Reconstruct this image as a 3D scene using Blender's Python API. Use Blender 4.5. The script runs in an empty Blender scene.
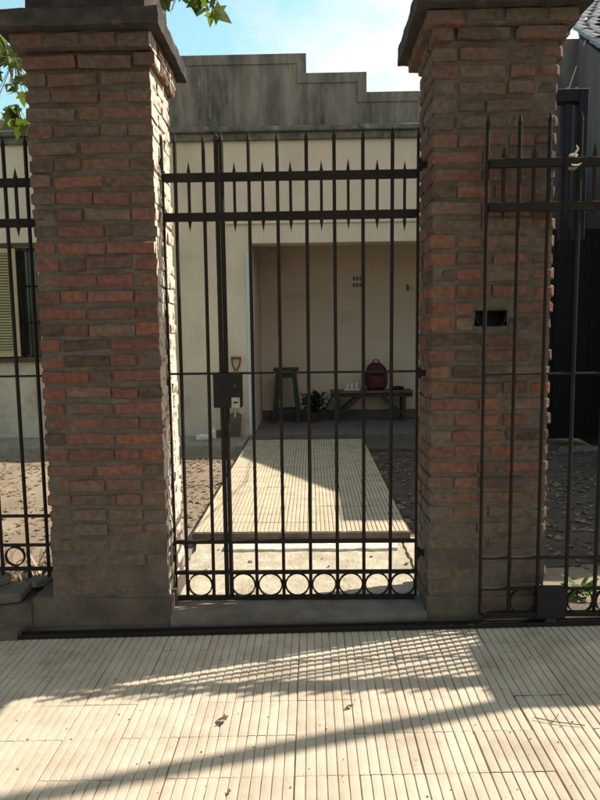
import bpy, bmesh, math, random
from mathutils import Vector, Matrix, noise
R = math.radians
random.seed(11)
S = bpy.context.scene
col = S.collection

# ------------------------------------------------------------------ camera
CAM_H = 1.5
p, yw, rl = R(5.9), R(1.12), R(-.74)
F = Vector((-math.sin(yw)*math.cos(p), math.cos(yw)*math.cos(p), -math.sin(p)))
Rt = Vector((math.cos(yw), math.sin(yw), 0)); U = Rt.cross(F)
A = math.cos(rl)*Rt + math.sin(rl)*U; B = -math.sin(rl)*Rt + math.cos(rl)*U
cd = bpy.data.cameras.new('camera'); cam = bpy.data.objects.new('camera', cd); col.objects.link(cam)
cam.matrix_world = Matrix(((A.x, B.x, -F.x, 0), (A.y, B.y, -F.y, 0), (A.z, B.z, -F.z, CAM_H), (0, 0, 0, 1)))
cd.sensor_fit = 'VERTICAL'; cd.sensor_height = 24; cd.lens = 24*624/800
cd.clip_start = .05; cd.clip_end = 2000
S.camera = cam

# ------------------------------------------------------------------ sky and sun
DX, DY = .86, .23                      # how far a shadow moves per metre of height
sun_dir = Vector((DX, DY, 1)).normalized()
elev = math.asin(sun_dir.z); azim = math.atan2(sun_dir.x, sun_dir.y)
w = bpy.data.worlds.new('World'); S.world = w; w.use_nodes = True
nt = w.node_tree; N = nt.nodes; N.clear()
def nd(tree, t, **k):
    n = tree.nodes.new(t)
    for a, b in k.items(): setattr(n, a, b)
    return n
out = nd(nt, 'ShaderNodeOutputWorld'); bg = nd(nt, 'ShaderNodeBackground'); bg.inputs[1].default_value = .085
sky = nd(nt, 'ShaderNodeTexSky', sky_type='NISHITA', sun_disc=False, sun_elevation=elev, sun_rotation=azim)
sky.air_density = 1.8; sky.dust_density = 3.0; sky.ozone_density = 1.0
tc = nd(nt, 'ShaderNodeTexCoord'); mp = nd(nt, 'ShaderNodeMapping'); mp.inputs['Scale'].default_value = (1.6, 1.6, 3.2)
mp.inputs['Location'].default_value = (.35, .2, 0)
ns = nd(nt, 'ShaderNodeTexNoise'); ns.inputs['Scale'].default_value = 1.5; ns.inputs['Detail'].default_value = 7; ns.inputs['Roughness'].default_value = .55
cr = nd(nt, 'ShaderNodeValToRGB'); cr.color_ramp.elements[0].position = .44; cr.color_ramp.elements[1].position = .62
mx = nd(nt, 'ShaderNodeMixRGB'); mx.inputs[2].default_value = (8.0, 7.6, 7.1, 1)
nt.links.new(tc.outputs['Generated'], mp.inputs[0]); nt.links.new(mp.outputs[0], ns.inputs['Vector'])
sxw = nd(nt, 'ShaderNodeSeparateXYZ'); nt.links.new(tc.outputs['Generated'], sxw.inputs[0])
mad = nd(nt, 'ShaderNodeMath', operation='MULTIPLY_ADD'); mad.inputs[1].default_value = .8; nt.links.new(sxw.outputs[0], mad.inputs[0]); nt.links.new(ns.outputs[0], mad.inputs[2])
nt.links.new(mad.outputs[0], cr.inputs[0]); nt.links.new(cr.outputs[0], mx.inputs[0]); tint = nd(nt, 'ShaderNodeMixRGB', blend_type='MULTIPLY'); tint.inputs[0].default_value = 1; tint.inputs[2].default_value = (1.34, 1.74, 1.58, 1)
nt.links.new(sky.outputs[0], tint.inputs[1]); nt.links.new(tint.outputs[0], mx.inputs[1])
nt.links.new(mx.outputs[0], bg.inputs[0]); nt.links.new(bg.outputs[0], out.inputs[0])
sd = bpy.data.lights.new('sun', 'SUN'); sd.energy = 5.0; sd.angle = R(.4); sd.color = (1, .93, .80)
so = bpy.data.objects.new('sun', sd); col.objects.link(so); so.rotation_euler = sun_dir.to_track_quat('Z', 'Y').to_euler()
so.location = (6, 3, 9)
S.view_settings.view_transform = 'Standard'; S.view_settings.look = 'None'; S.view_settings.exposure = .75; S.view_settings.gamma = 1
S.render.engine = 'CYCLES'

# ------------------------------------------------------------------ materials
def mat(name, c1, c2=None, scale=6, rough=.85, bump=.3, bscale=60, bdist=.004, metal=0, stretch=(1, 1, 1), detail=6,
        c3=None, s3=1.5, t3=(.55, .7), lo=.35, hi=.65, coords='pos', spec=.3):
    m = bpy.data.materials.new(name); m.use_nodes = True
    t = m.node_tree; b = t.nodes['Principled BSDF']; L = t.links.new
    b.inputs['Roughness'].default_value = rough; b.inputs['Metallic'].default_value = metal
    b.inputs['Specular IOR Level'].default_value = spec
    if coords == 'pos': g = nd(t, 'ShaderNodeNewGeometry').outputs['Position']
    else: g = nd(t, 'ShaderNodeTexCoord').outputs['Object']
    mpn = nd(t, 'ShaderNodeMapping'); mpn.inputs['Scale'].default_value = stretch; L(g, mpn.inputs[0])
    if c2 is None: c2 = tuple(x*.8 for x in c1)
    n = nd(t, 'ShaderNodeTexNoise'); n.inputs['Scale'].default_value = scale; n.inputs['Detail'].default_value = detail; n.inputs['Roughness'].default_value = .62
    L(mpn.outputs[0], n.inputs['Vector'])
    r = nd(t, 'ShaderNodeMapRange'); r.inputs[1].default_value = lo; r.inputs[2].default_value = hi; L(n.outputs[0], r.inputs[0])
    x = nd(t, 'ShaderNodeMixRGB'); x.inputs[1].default_value = (*c1, 1); x.inputs[2].default_value = (*c2, 1); L(r.outputs[0], x.inputs[0])
    last = x.outputs[0]
    if c3:
        n3 = nd(t, 'ShaderNodeTexNoise'); n3.inputs['Scale'].default_value = s3; n3.inputs['Detail'].default_value = 8; n3.inputs['Roughness'].default_value = .7
        L(mpn.outputs[0], n3.inputs['Vector'])
        r3 = nd(t, 'ShaderNodeMapRange'); r3.inputs[1].default_value = t3[0]; r3.inputs[2].default_value = t3[1]; L(n3.outputs[0], r3.inputs[0])
        x3 = nd(t, 'ShaderNodeMixRGB'); x3.inputs[2].default_value = (*c3, 1); L(r3.outputs[0], x3.inputs[0]); L(last, x3.inputs[1]); last = x3.outputs[0]
    L(last, b.inputs['Base Color'])
    if bump:
        nb = nd(t, 'ShaderNodeTexNoise'); nb.inputs['Scale'].default_value = bscale; nb.inputs['Detail'].default_value = 5; L(g, nb.inputs['Vector'])
        bp = nd(t, 'ShaderNodeBump'); bp.inputs['Strength'].default_value = bump; bp.inputs['Distance'].default_value = bdist
        L(nb.outputs[0], bp.inputs['Height']); L(bp.outputs[0], b.inputs['Normal'])
    m['last'] = 1
    return m

def colour_socket(m):
    b = m.node_tree.nodes['Principled BSDF']; return b.inputs['Base Color'].links[0].from_socket, b

# brick: own colour by object, mortar smear over it, soot and cement dust in patches
mb = mat('brick_clay', (.3, .1, .06), rough=.9, bump=.8, bscale=75, bdist=.006, spec=.15)
t = mb.node_tree; L = t.links.new; b = t.nodes['Principled BSDF']
oi = nd(t, 'ShaderNodeObjectInfo'); ramp = nd(t, 'ShaderNodeValToRGB'); e = ramp.color_ramp.elements
e[0].position = 0; e[0].color = (.050, .032, .027, 1); e[1].position = 1; e[1].color = (.185, .085, .055, 1)
for pos, c in ((.14, (.085, .050, .041, 1)), (.30, (.150, .058, .044, 1)), (.55, (.195, .068, .049, 1)), (.72, (.235, .086, .055, 1)), (.80, (.12, .058, .045, 1)), (.90, (.17, .115, .085, 1))):
    q = ramp.color_ramp.elements.new(pos); q.color = c
L(oi.outputs['Random'], ramp.inputs[0])
geo = nd(t, 'ShaderNodeNewGeometry')
n1 = nd(t, 'ShaderNodeTexNoise'); n1.inputs['Scale'].default_value = 13; n1.inputs['Detail'].default_value = 8; n1.inputs['Roughness'].default_value = .7
mpb = nd(t, 'ShaderNodeMapping'); mpb.inputs['Scale'].default_value = (.55, .55, 1.9); L(geo.outputs['Position'], mpb.inputs[0]); L(mpb.outputs[0], n1.inputs['Vector'])
r1 = nd(t, 'ShaderNodeMapRange'); r1.inputs[1].default_value = .42; r1.inputs[2].default_value = .72; L(n1.outputs[0], r1.inputs[0])
x1 = nd(t, 'ShaderNodeMixRGB'); x1.inputs[2].default_value = (.128, .098, .080, 1); L(ramp.outputs[0], x1.inputs[1]); 
# more weathering towards the wet foot and the rain-washed head of the pillar
sx = nd(t, 'ShaderNodeSeparateXYZ'); L(geo.outputs['Position'], sx.inputs[0])
zr = nd(t, 'ShaderNodeValToRGB'); ze = zr.color_ramp.elements
ze[0].position = 0; ze[0].color = (1, 1, 1, 1); ze[1].position = 1; ze[1].color = (.75, .75, .75, 1)
for pos, v in ((.12, 1.0), (.21, .75), (.30, .15), (.5, .14), (.72, .40), (.88, .7)):
    q = zr.color_ramp.elements.new(pos); q.color = (min(v, 1),)*3+(1,)
dv = nd(t, 'ShaderNodeMath', operation='DIVIDE'); dv.inputs[1].default_value = 3.1; L(sx.outputs[2], dv.inputs[0]); L(dv.outputs[0], zr.inputs[0])
n2 = nd(t, 'ShaderNodeTexNoise'); n2.inputs['Scale'].default_value = 5; n2.inputs['Detail'].default_value = 8; L(geo.outputs['Position'], n2.inputs['Vector'])
mg = nd(t, 'ShaderNodeMath', operation='MULTIPLY'); mg.inputs[1].default_value = 1.5; L(n2.outputs[0], mg.inputs[0])
m2 = nd(t, 'ShaderNodeMath', operation='MULTIPLY'); L(mg.outputs[0], m2.inputs[0]); L(zr.outputs[0], m2.inputs[1])
m3 = nd(t, 'ShaderNodeMath', operation='MULTIPLY_ADD', use_clamp=True); m3.inputs[1].default_value = .70; L(r1.outputs[0], m3.inputs[0]); L(m2.outputs[0], m3.inputs[2])
L(m3.outputs[0], x1.inputs[0])
n4 = nd(t, 'ShaderNodeTexNoise'); n4.inputs['Scale'].default_value = 34; n4.inputs['Detail'].default_value = 6; L(geo.outputs['Position'], n4.inputs['Vector'])
r4 = nd(t, 'ShaderNodeMapRange'); r4.inputs[1].default_value = .3; r4.inputs[2].default_value = .75; r4.inputs[3].default_value = .70; r4.inputs[4].default_value = 1.28; L(n4.outputs[0], r4.inputs[0])
x4 = nd(t, 'ShaderNodeMixRGB', blend_type='MULTIPLY'); x4.inputs[0].default_value = 1; L(x1.outputs[0], x4.inputs[1]); L(r4.outputs[0], x4.inputs[2])
# the inner face of the left pillar is coloured near white, imitating full sun
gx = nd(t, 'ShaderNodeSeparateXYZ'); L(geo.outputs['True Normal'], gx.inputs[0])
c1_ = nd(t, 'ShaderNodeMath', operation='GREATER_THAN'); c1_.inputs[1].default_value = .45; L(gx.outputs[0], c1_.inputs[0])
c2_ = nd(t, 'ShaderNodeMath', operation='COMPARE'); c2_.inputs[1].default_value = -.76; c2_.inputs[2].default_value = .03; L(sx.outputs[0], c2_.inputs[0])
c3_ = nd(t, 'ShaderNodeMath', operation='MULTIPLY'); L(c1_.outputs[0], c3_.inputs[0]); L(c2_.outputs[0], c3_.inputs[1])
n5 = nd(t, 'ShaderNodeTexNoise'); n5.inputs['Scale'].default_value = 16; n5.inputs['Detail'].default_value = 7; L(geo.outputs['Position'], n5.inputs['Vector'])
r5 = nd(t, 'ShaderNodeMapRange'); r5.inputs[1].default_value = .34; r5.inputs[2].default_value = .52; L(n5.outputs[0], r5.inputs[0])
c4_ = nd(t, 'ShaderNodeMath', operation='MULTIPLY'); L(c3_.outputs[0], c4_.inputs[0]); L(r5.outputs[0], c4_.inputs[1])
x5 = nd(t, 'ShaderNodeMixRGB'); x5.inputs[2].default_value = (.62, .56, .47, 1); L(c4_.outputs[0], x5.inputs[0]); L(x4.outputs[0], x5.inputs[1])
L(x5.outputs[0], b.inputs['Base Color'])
SUN_FACE = (geo, x5)

M = {}
M['brick'] = mb
M['mortar'] = mat('lime_mortar', (.128, .106, .086), (.085, .070, .056), scale=12, rough=.95, bump=1, bscale=55, bdist=.010, c3=(.165, .145, .115), s3=7)
t = M['mortar'].node_tree; sck, b = colour_socket(M['mortar'])
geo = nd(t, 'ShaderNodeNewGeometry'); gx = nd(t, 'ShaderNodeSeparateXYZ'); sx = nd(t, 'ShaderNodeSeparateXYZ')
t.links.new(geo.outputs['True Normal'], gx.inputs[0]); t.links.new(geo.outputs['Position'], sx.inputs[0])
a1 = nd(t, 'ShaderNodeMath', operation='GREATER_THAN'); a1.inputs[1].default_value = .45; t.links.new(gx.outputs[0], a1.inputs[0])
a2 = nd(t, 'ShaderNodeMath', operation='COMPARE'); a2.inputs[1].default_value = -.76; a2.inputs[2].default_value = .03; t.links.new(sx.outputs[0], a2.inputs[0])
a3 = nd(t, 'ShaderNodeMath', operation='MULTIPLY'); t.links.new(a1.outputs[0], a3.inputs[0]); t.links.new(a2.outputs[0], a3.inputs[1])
x5 = nd(t, 'ShaderNodeMixRGB'); x5.inputs[2].default_value = (.58, .52, .43, 1); t.links.new(a3.outputs[0], x5.inputs[0]); t.links.new(sck, x5.inputs[1]); t.links.new(x5.outputs[0], b.inputs['Base Color'])  # mortar on that inner face whitened too, sunlight put into its colour
M['mortar_base'] = mat('cement_render_dirty', (.135, .105, .082), (.075, .06, .048), scale=7, rough=.95, bump=.8, bscale=40, bdist=.006, c3=(.15, .085, .06), s3=5, t3=(.58, .72))
M['cap'] = mat('weathered_cap_cement', (.065, .055, .050), (.030, .028, .026), scale=9, rough=.95, bump=1, bscale=45, bdist=.008, c3=(.12, .085, .068), s3=6)
M['tile'] = mat('cream_vanilla_tile', (.51, .428, .338), (.41, .335, .255), scale=7, rough=.9, bump=.5, bscale=160, bdist=.002, c3=(.29, .235, .17), s3=2.6, t3=(.50, .78), spec=.2)
M['tile_path'] = mat('cream_path_tile', (.48, .405, .295), (.39, .325, .23), scale=7, rough=.85, bump=.3, bscale=150, bdist=.0015, c3=(.30, .24, .17), s3=2.5, t3=(.56, .78), spec=.2)
for k in ('tile', 'tile_path'):      # each tile its own shade
    m = M[k]; sck, b = colour_socket(m); t = m.node_tree
    oi = nd(t, 'ShaderNodeObjectInfo'); r_ = nd(t, 'ShaderNodeMapRange'); r_.inputs[3].default_value = .94; r_.inputs[4].default_value = 1.05
    mm = nd(t, 'ShaderNodeMixRGB', blend_type='MULTIPLY'); mm.inputs[0].default_value = 1
    ob = nd(t, 'ShaderNodeTexCoord'); sz = nd(t, 'ShaderNodeSeparateXYZ'); t.links.new(ob.outputs['Object'], sz.inputs[0])
    rz = nd(t, 'ShaderNodeMapRange'); rz.inputs[1].default_value = -.0012; rz.inputs[2].default_value = -.0050; t.links.new(sz.outputs[2], rz.inputs[0])
    gn = nd(t, 'ShaderNodeTexNoise'); gn.inputs['Scale'].default_value = 11; gn.inputs['Detail'].default_value = 5; gp_ = nd(t, 'ShaderNodeNewGeometry'); t.links.new(gp_.outputs['Position'], gn.inputs['Vector'])
    gr_ = nd(t, 'ShaderNodeMapRange'); gr_.inputs[1].default_value = .35; gr_.inputs[2].default_value = .65; gr_.inputs[3].default_value = .0; gr_.inputs[4].default_value = .7; t.links.new(gn.outputs[0], gr_.inputs[0])
    gm = nd(t, 'ShaderNodeMath', operation='MULTIPLY'); t.links.new(rz.outputs[0], gm.inputs[0]); t.links.new(gr_.outputs[0], gm.inputs[1])
    gx_ = nd(t, 'ShaderNodeMixRGB'); gx_.inputs[2].default_value = (.20, .155, .11, 1); t.links.new(gm.outputs[0], gx_.inputs[0]); t.links.new(sck, gx_.inputs[1]); sck = gx_.outputs[0]
    t.links.new(oi.outputs['Random'], r_.inputs[0]); t.links.new(sck, mm.inputs[1]); t.links.new(r_.outputs[0], mm.inputs[2]); t.links.new(mm.outputs[0], b.inputs['Base Color'])
M['joint'] = mat('dirty_joint', (.27, .225, .17), (.17, .14, .105), scale=30, bump=.6, bscale=200, bdist=.003)
M['screed'] = mat('grey_cement_strip', (.30, .265, .215), (.22, .19, .155), scale=10, bump=.6, bscale=90, bdist=.004, c3=(.15, .13, .10), s3=5)
M['sill'] = mat('grey_sill_cement', (.19, .158, .132), (.12, .10, .082), scale=8, bump=.5, bscale=70, bdist=.004, c3=(.11, .095, .08), s3=4)
M['apron'] = mat('rough_pale_concrete', (.46, .41, .325), (.33, .28, .205), scale=9, rough=.95, bump=1, bscale=45, bdist=.010, c3=(.26, .21, .145), s3=4, t3=(.52, .7))
M['lime'] = mat('limewashed_edge', (.62, .59, .52), (.42, .37, .30), scale=14, rough=.95, bump=.8, bscale=60, bdist=.006)
M['dirt'] = mat('dry_dirt', (.19, .14, .10), (.29, .225, .165), scale=2.2, rough=1, bump=.8, bscale=70, bdist=.010, c3=(.17, .13, .095), s3=1.6, t3=(.45, .75), detail=10)
M['asphalt'] = mat('asphalt', (.06, .06, .06), (.045, .045, .045), scale=20, bump=.6, bscale=200)
M['cream'] = mat('cream_house_paint', (.69, .605, .49), (.63, .55, .44), scale=1.5, rough=.9, bump=.15, bscale=90, bdist=.002, c3=(.50, .435, .34), s3=1.3, t3=(.48, .75), stretch=(1, 1, .5))
M['dado'] = mat('stained_lower_wall', (.55, .48, .39), (.47, .41, .33), scale=2.5, rough=.9, bump=.2, bscale=80, bdist=.003, c3=(.31, .26, .20), s3=2.2, t3=(.5, .72))
M['porch'] = mat('porch_wall_paint', (.58, .49, .40), (.53, .445, .365), scale=1.2, rough=.9, bump=.12, bscale=80, bdist=.002, c3=(.43, .36, .285), s3=1.5)
M['skirt'] = mat('dark_skirting_paint', (.14, .12, .11), (.10, .085, .078), scale=5, rough=.8, bump=.1)
M['parapet'] = mat('rain_stained_render', (.33, .30, .255), (.15, .143, .13), scale=3.2, rough=.95, bump=.5, bscale=50, bdist=.006, stretch=(1.6, 1.6, .35), c3=(.08, .078, .075), s3=2.2, t3=(.45, .7), detail=9)
M['moulding'] = mat('mildewed_moulding', (.20, .195, .175), (.085, .085, .08), scale=6, rough=.95, bump=.6, bscale=50, bdist=.006, stretch=(1, 1, .8), c3=(.33, .31, .27), s3=4, t3=(.55, .7))
M['iron'] = mat('black_iron_paint', (.012, .010, .009), (.020, .014, .011), scale=14, rough=.7, bump=.25, bscale=160, bdist=.001, spec=.18, c3=(.045, .024, .014), s3=11, t3=(.6, .75))
M['iron_rust'] = mat('iron_with_brown_dust', (.026, .020, .017), (.060, .042, .032), scale=9, rough=.7, bump=.3, bscale=160, bdist=.001, spec=.3)
M['blue_steel'] = mat('dark_blue_steel', (.011, .017, .034), (.008, .009, .013), scale=8, rough=.6, bump=.1, bscale=100, spec=.2)
M['black'] = mat('matt_black', (.008, .007, .007), (.012, .01, .01), scale=8, rough=.7, bump=.1)
M['white'] = mat('white_plastic', (.62, .62, .60), (.5, .5, .48), scale=12, rough=.45, bump=0)
M['steel'] = mat('bright_steel', (.5, .5, .48), (.35, .34, .32), scale=20, rough=.35, metal=.8, bump=0)
M['plate'] = mat('grey_lock_plate', (.34, .32, .29), (.24, .22, .19), scale=20, rough=.6, bump=.1)
M['bluewhite'] = mat('pale_blue_trim', (.56, .60, .66), (.48, .52, .58), scale=3, rough=.6, bump=.05)
M['green_wood'] = mat('dark_green_wood', (.030, .042, .036), (.018, .026, .022), scale=6, rough=.7, bump=.2)
M['bench_wood'] = mat('worn_bench_wood', (.16, .085, .05), (.075, .05, .035), scale=3, stretch=(1, 6, 6), rough=.75, bump=.3, bscale=50)
M['bench_leg'] = mat('dark_bench_leg', (.045, .040, .036), (.03, .026, .024), scale=4, rough=.75, bump=.2)
M['maroon'] = mat('maroon_nylon', (.085, .011, .017), (.055, .008, .012), scale=8, rough=.7, bump=.4, bscale=40, bdist=.008)
M['navy'] = mat('navy_nylon', (.028, .030, .050), rough=.7, bump=.2)
M['glass'] = mat('window_glass', (.02, .024, .026), (.035, .04, .042), scale=2, rough=.12, bump=0, spec=.6)
M['drink_glass'] = mat('clear_glass', (.55, .58, .58), rough=.1, bump=0, spec=.6)
M['shutter'] = mat('cream_shutter_paint', (.46, .40, .24), (.38, .33, .19), scale=5, rough=.7, bump=.1)
M['lintel'] = mat('brown_window_frame', (.10, .06, .04), (.07, .045, .03), scale=6, rough=.7, bump=.2)
M['shaft'] = mat('yellow_wood_shaft', (.50, .36, .16), (.38, .26, .12), scale=6, rough=.6, bump=.1)
M['handle'] = mat('brown_wood_handle', (.15, .085, .05), rough=.6, bump=.1)
M['blade'] = mat('rusty_blade', (.11, .085, .075), (.075, .055, .05), scale=9, rough=.7, bump=.3)
M['ngrey'] = mat('grey_neighbour_render', (.195, .155, .145), (.135, .108, .10), scale=2.5, rough=.9, bump=.3, bscale=50, stretch=(1, 1, .3), c3=(.25, .20, .19), s3=1.5)
M['rooftile'] = mat('grey_clay_roof_tile', (.20, .18, .18), (.12, .11, .115), scale=9, rough=.45, bump=.3, spec=.5)
M['stone'] = mat('broken_concrete_stone', (.14, .12, .10), (.085, .075, .062), scale=8, rough=.95, bump=.9, bscale=45, bdist=.01)
M['bark'] = mat('plane_bark', (.18, .15, .10), (.10, .085, .06), scale=6, bump=.5, rough=.9)
def leafmat(name, c, c2, tr, mul=(1.7, 1.9, .7)):
    m = mat(name, c, c2, scale=9, rough=.55, bump=.2, bscale=90, spec=.3)
    t = m.node_tree; L = t.links.new; sck, b = colour_socket(m)
    oi = nd(t, 'ShaderNodeObjectInfo'); 
    tn = nd(t, 'ShaderNodeBsdfTranslucent'); ms = nd(t, 'ShaderNodeMixShader'); ms.inputs[0].default_value = tr
    mu = nd(t, 'ShaderNodeMixRGB', blend_type='MULTIPLY'); mu.inputs[0].default_value = 1; mu.inputs[2].default_value = (*mul, 1)
    rv = nd(t, 'ShaderNodeMapRange'); rv.inputs[3].default_value = .45; rv.inputs[4].default_value = 1.2; L(oi.outputs['Random'], rv.inputs[0])
    mv = nd(t, 'ShaderNodeMixRGB', blend_type='MULTIPLY'); mv.inputs[0].default_value = 1; L(sck, mv.inputs[1]); L(rv.outputs[0], mv.inputs[2]); sck = mv.outputs[0]; L(sck, b.inputs['Base Color'])
    L(sck, mu.inputs[1]); L(mu.outputs[0], tn.inputs[0])
    L(b.outputs[0], ms.inputs[1]); L(tn.outputs[0], ms.inputs[2]); L(ms.outputs[0], t.nodes['Material Output'].inputs[0])
    return m
M['leaf'] = leafmat('plane_leaf', (.085, .12, .028), (.13, .15, .045), .42)
M['dry_leaf'] = leafmat('dry_leaf', (.40, .32, .21), (.24, .17, .11), .2, (1.2, 1.0, .7))
M['weed'] = leafmat('weed_leaf', (.07, .15, .03), (.10, .19, .05), .4)
M['dark_leaf'] = mat('pot_plant_leaf', (.035, .05, .035), (.02, .03, .02), rough=.6, bump=0)
M['pot'] = mat('dark_pot', (.05, .035, .03), rough=.7, bump=.1)
M['twig'] = mat('dry_twig', (.14, .10, .06), (.09, .065, .04), rough=.9, bump=0)

# ------------------------------------------------------------------ helpers
def tag(o, label=None, cat=None, group=None, kind=None):
    if label: o['label'] = label
    if cat: o['category'] = cat
    if group: o['group'] = group
    if kind: o['kind'] = kind
    return o
def empty(name, loc=(0, 0, 0)):
    o = bpy.data.objects.new(name, None); col.objects.link(o); o.location = loc; o.empty_display_size = .1
    return o
def mesh_obj(name, me, parent=None, loc=None, m=None):
    o = bpy.data.objects.new(name, me); col.objects.link(o)
    if parent: o.parent = parent
    if loc is not None: o.location = loc
    if m and not me.materials: me.materials.append(m)
    return o
class MB:
    """collects shapes, links them as one mesh"""
    def __init__(s): s.v = []; s.f = []
    def add(s, vs, fs):
        n = len(s.v); s.v += [tuple(q) for q in vs]; s.f += [tuple(i+n for i in f) for f in fs]; return s
    def box(s, x0, x1, y0, y1, z0, z1, bev=0):
        if bev:
            bm = bmesh.new(); bmesh.ops.create_cube(bm, size=1)
            for v in bm.verts: v.co = ((x0+x1)/2+v.co.x*(x1-x0), (y0+y1)/2+v.co.y*(y1-y0), (z0+z1)/2+v.co.z*(z1-z0))
            bmesh.ops.bevel(bm, geom=bm.edges[:], offset=bev, segments=1, affect='EDGES')
            bm.verts.index_update(); s.add([v.co[:] for v in bm.verts], [[v.index for v in f.verts] for f in bm.faces]); bm.free(); return s
        return s.add([(x, y, z) for z in (z0, z1) for y in (y0, y1) for x in (x0, x1)],
                     [(0, 2, 3, 1), (4, 5, 7, 6), (0, 1, 5, 4), (2, 6, 7, 3), (0, 4, 6, 2), (1, 3, 7, 5)])
    def tube(s, pts, r, n=8, caps=True):
        pts = [Vector(q) for q in pts]; rs = r if isinstance(r, (list, tuple)) else [r]*len(pts)
        base = len(s.v); d0 = (pts[1]-pts[0]).normalized(); up = Vector((0, 0, 1)) if abs(d0.z) < .9 else Vector((1, 0, 0))
        a = d0.cross(up).normalized()
        for i, q in enumerate(pts):
            d = (pts[min(i+1, len(pts)-1)]-pts[max(i-1, 0)]).normalized(); a = (a-d*a.dot(d)).normalized(); b_ = d.cross(a)
            for k in range(n):
                t_ = 2*math.pi*(k+.5)/n; s.v.append(tuple(q+(a*math.cos(t_)+b_*math.sin(t_))*rs[i]))
        for i in range(len(pts)-1):
            for k in range(n):
                s.f.append((base+i*n+k, base+i*n+(k+1) % n, base+(i+1)*n+(k+1) % n, base+(i+1)*n+k))
        if caps: s.f.append(tuple(base+k for k in reversed(range(n)))); s.f.append(tuple(base+(len(pts)-1)*n+k for k in range(n)))
        return s
    def bar(s, a, b_, w_, d_=None): return s.tube([a, b_], w_*.7071, 4)
    def prism(s, poly, y0, y1):      # poly in x,z
        n = len(poly); v = [(x, y0, z) for x, z in poly]+[(x, y1, z) for x, z in poly]
        return s.add(v, [tuple(range(n)), tuple(reversed(range(n, 2*n)))]+[(i, i+n, (i+1) % n+n, (i+1) % n) for i in range(n)])
    def lathe(s, cx, cy, prof, n=12):
        base = len(s.v)
        for r, z in prof:
            for k in range(n): t_ = 2*math.pi*k/n; s.v.append((cx+r*math.cos(t_), cy+r*math.sin(t_), z))
        for i in range(len(prof)-1):
            for k in range(n): s.f.append((base+i*n+k, base+i*n+(k+1) % n, base+(i+1)*n+(k+1) % n, base+(i+1)*n+k))
        s.f.append(tuple(base+k for k in reversed(range(n)))); s.f.append(tuple(base+(len(prof)-1)*n+k for k in range(n)))
        return s
    def mesh(s, name, m=None, smooth=False):
        me = bpy.data.meshes.new(name); me.from_pydata(s.v, [], s.f); me.update()
        bm = bmesh.new(); bm.from_mesh(me); bmesh.ops.recalc_face_normals(bm, faces=bm.faces[:]); bm.to_mesh(me); bm.free()
        if smooth:
            for q in me.polygons: q.use_smooth = True
        if m: me.materials.append(m)
        return me
    def build(s, name, m, parent=None, loc=None, smooth=False):
        return mesh_obj(name, s.mesh(name, m, smooth), parent, loc)
def rough_box(x0, x1, y0, y1, z0, z1, step, amp, seed=0, hole=None, freq=14):
    """box shell cut into a grid and roughened"""
    bm = bmesh.new(); vd = {}
    nx, ny, nz = (max(1, round((b_-a_)/step)) for a_, b_ in ((x0, x1), (y0, y1), (z0, z1)))
    def V(i, j, k):
        if (i, j, k) not in vd:
            q = Vector((x0+(x1-x0)*i/nx, y0+(y1-y0)*j/ny, z0+(z1-z0)*k/nz))
            vd[i, j, k] = bm.verts.new(q+noise.noise_vector(q*freq+Vector((seed, 0, 0)))*amp)
        return vd[i, j, k]
    def quad(a_, b_, c_, d_):
        if hole:
            c = (Vector(a_)+Vector(c_))/2; cx, cz = x0+(x1-x0)*c[0]/nx, z0+(z1-z0)*c[2]/nz
            if c[1] == 0 and hole[0] < cx < hole[1] and hole[2] < cz < hole[3]: return
        bm.faces.new([V(*a_), V(*b_), V(*c_), V(*d_)])
    for i in range(nx):
        for k in range(nz):
            quad((i, 0, k), (i+1, 0, k), (i+1, 0, k+1), (i, 0, k+1)); quad((i, ny, k), (i, ny, k+1), (i+1, ny, k+1), (i+1, ny, k))
        for j in range(ny):
            quad((i, j, 0), (i, j+1, 0), (i+1, j+1, 0), (i+1, j, 0)); quad((i, j, nz), (i+1, j, nz), (i+1, j+1, nz), (i, j+1, nz))
    for j in range(ny):
        for k in range(nz):
            quad((0, j, k), (0, j, k+1), (0, j+1, k+1), (0, j+1, k)); quad((nx, j, k), (nx, j+1, k), (nx, j+1, k+1), (nx, j, k+1))
    me = bpy.data.meshes.new('rough'); bm.to_mesh(me); bm.free()
    return me

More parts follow.
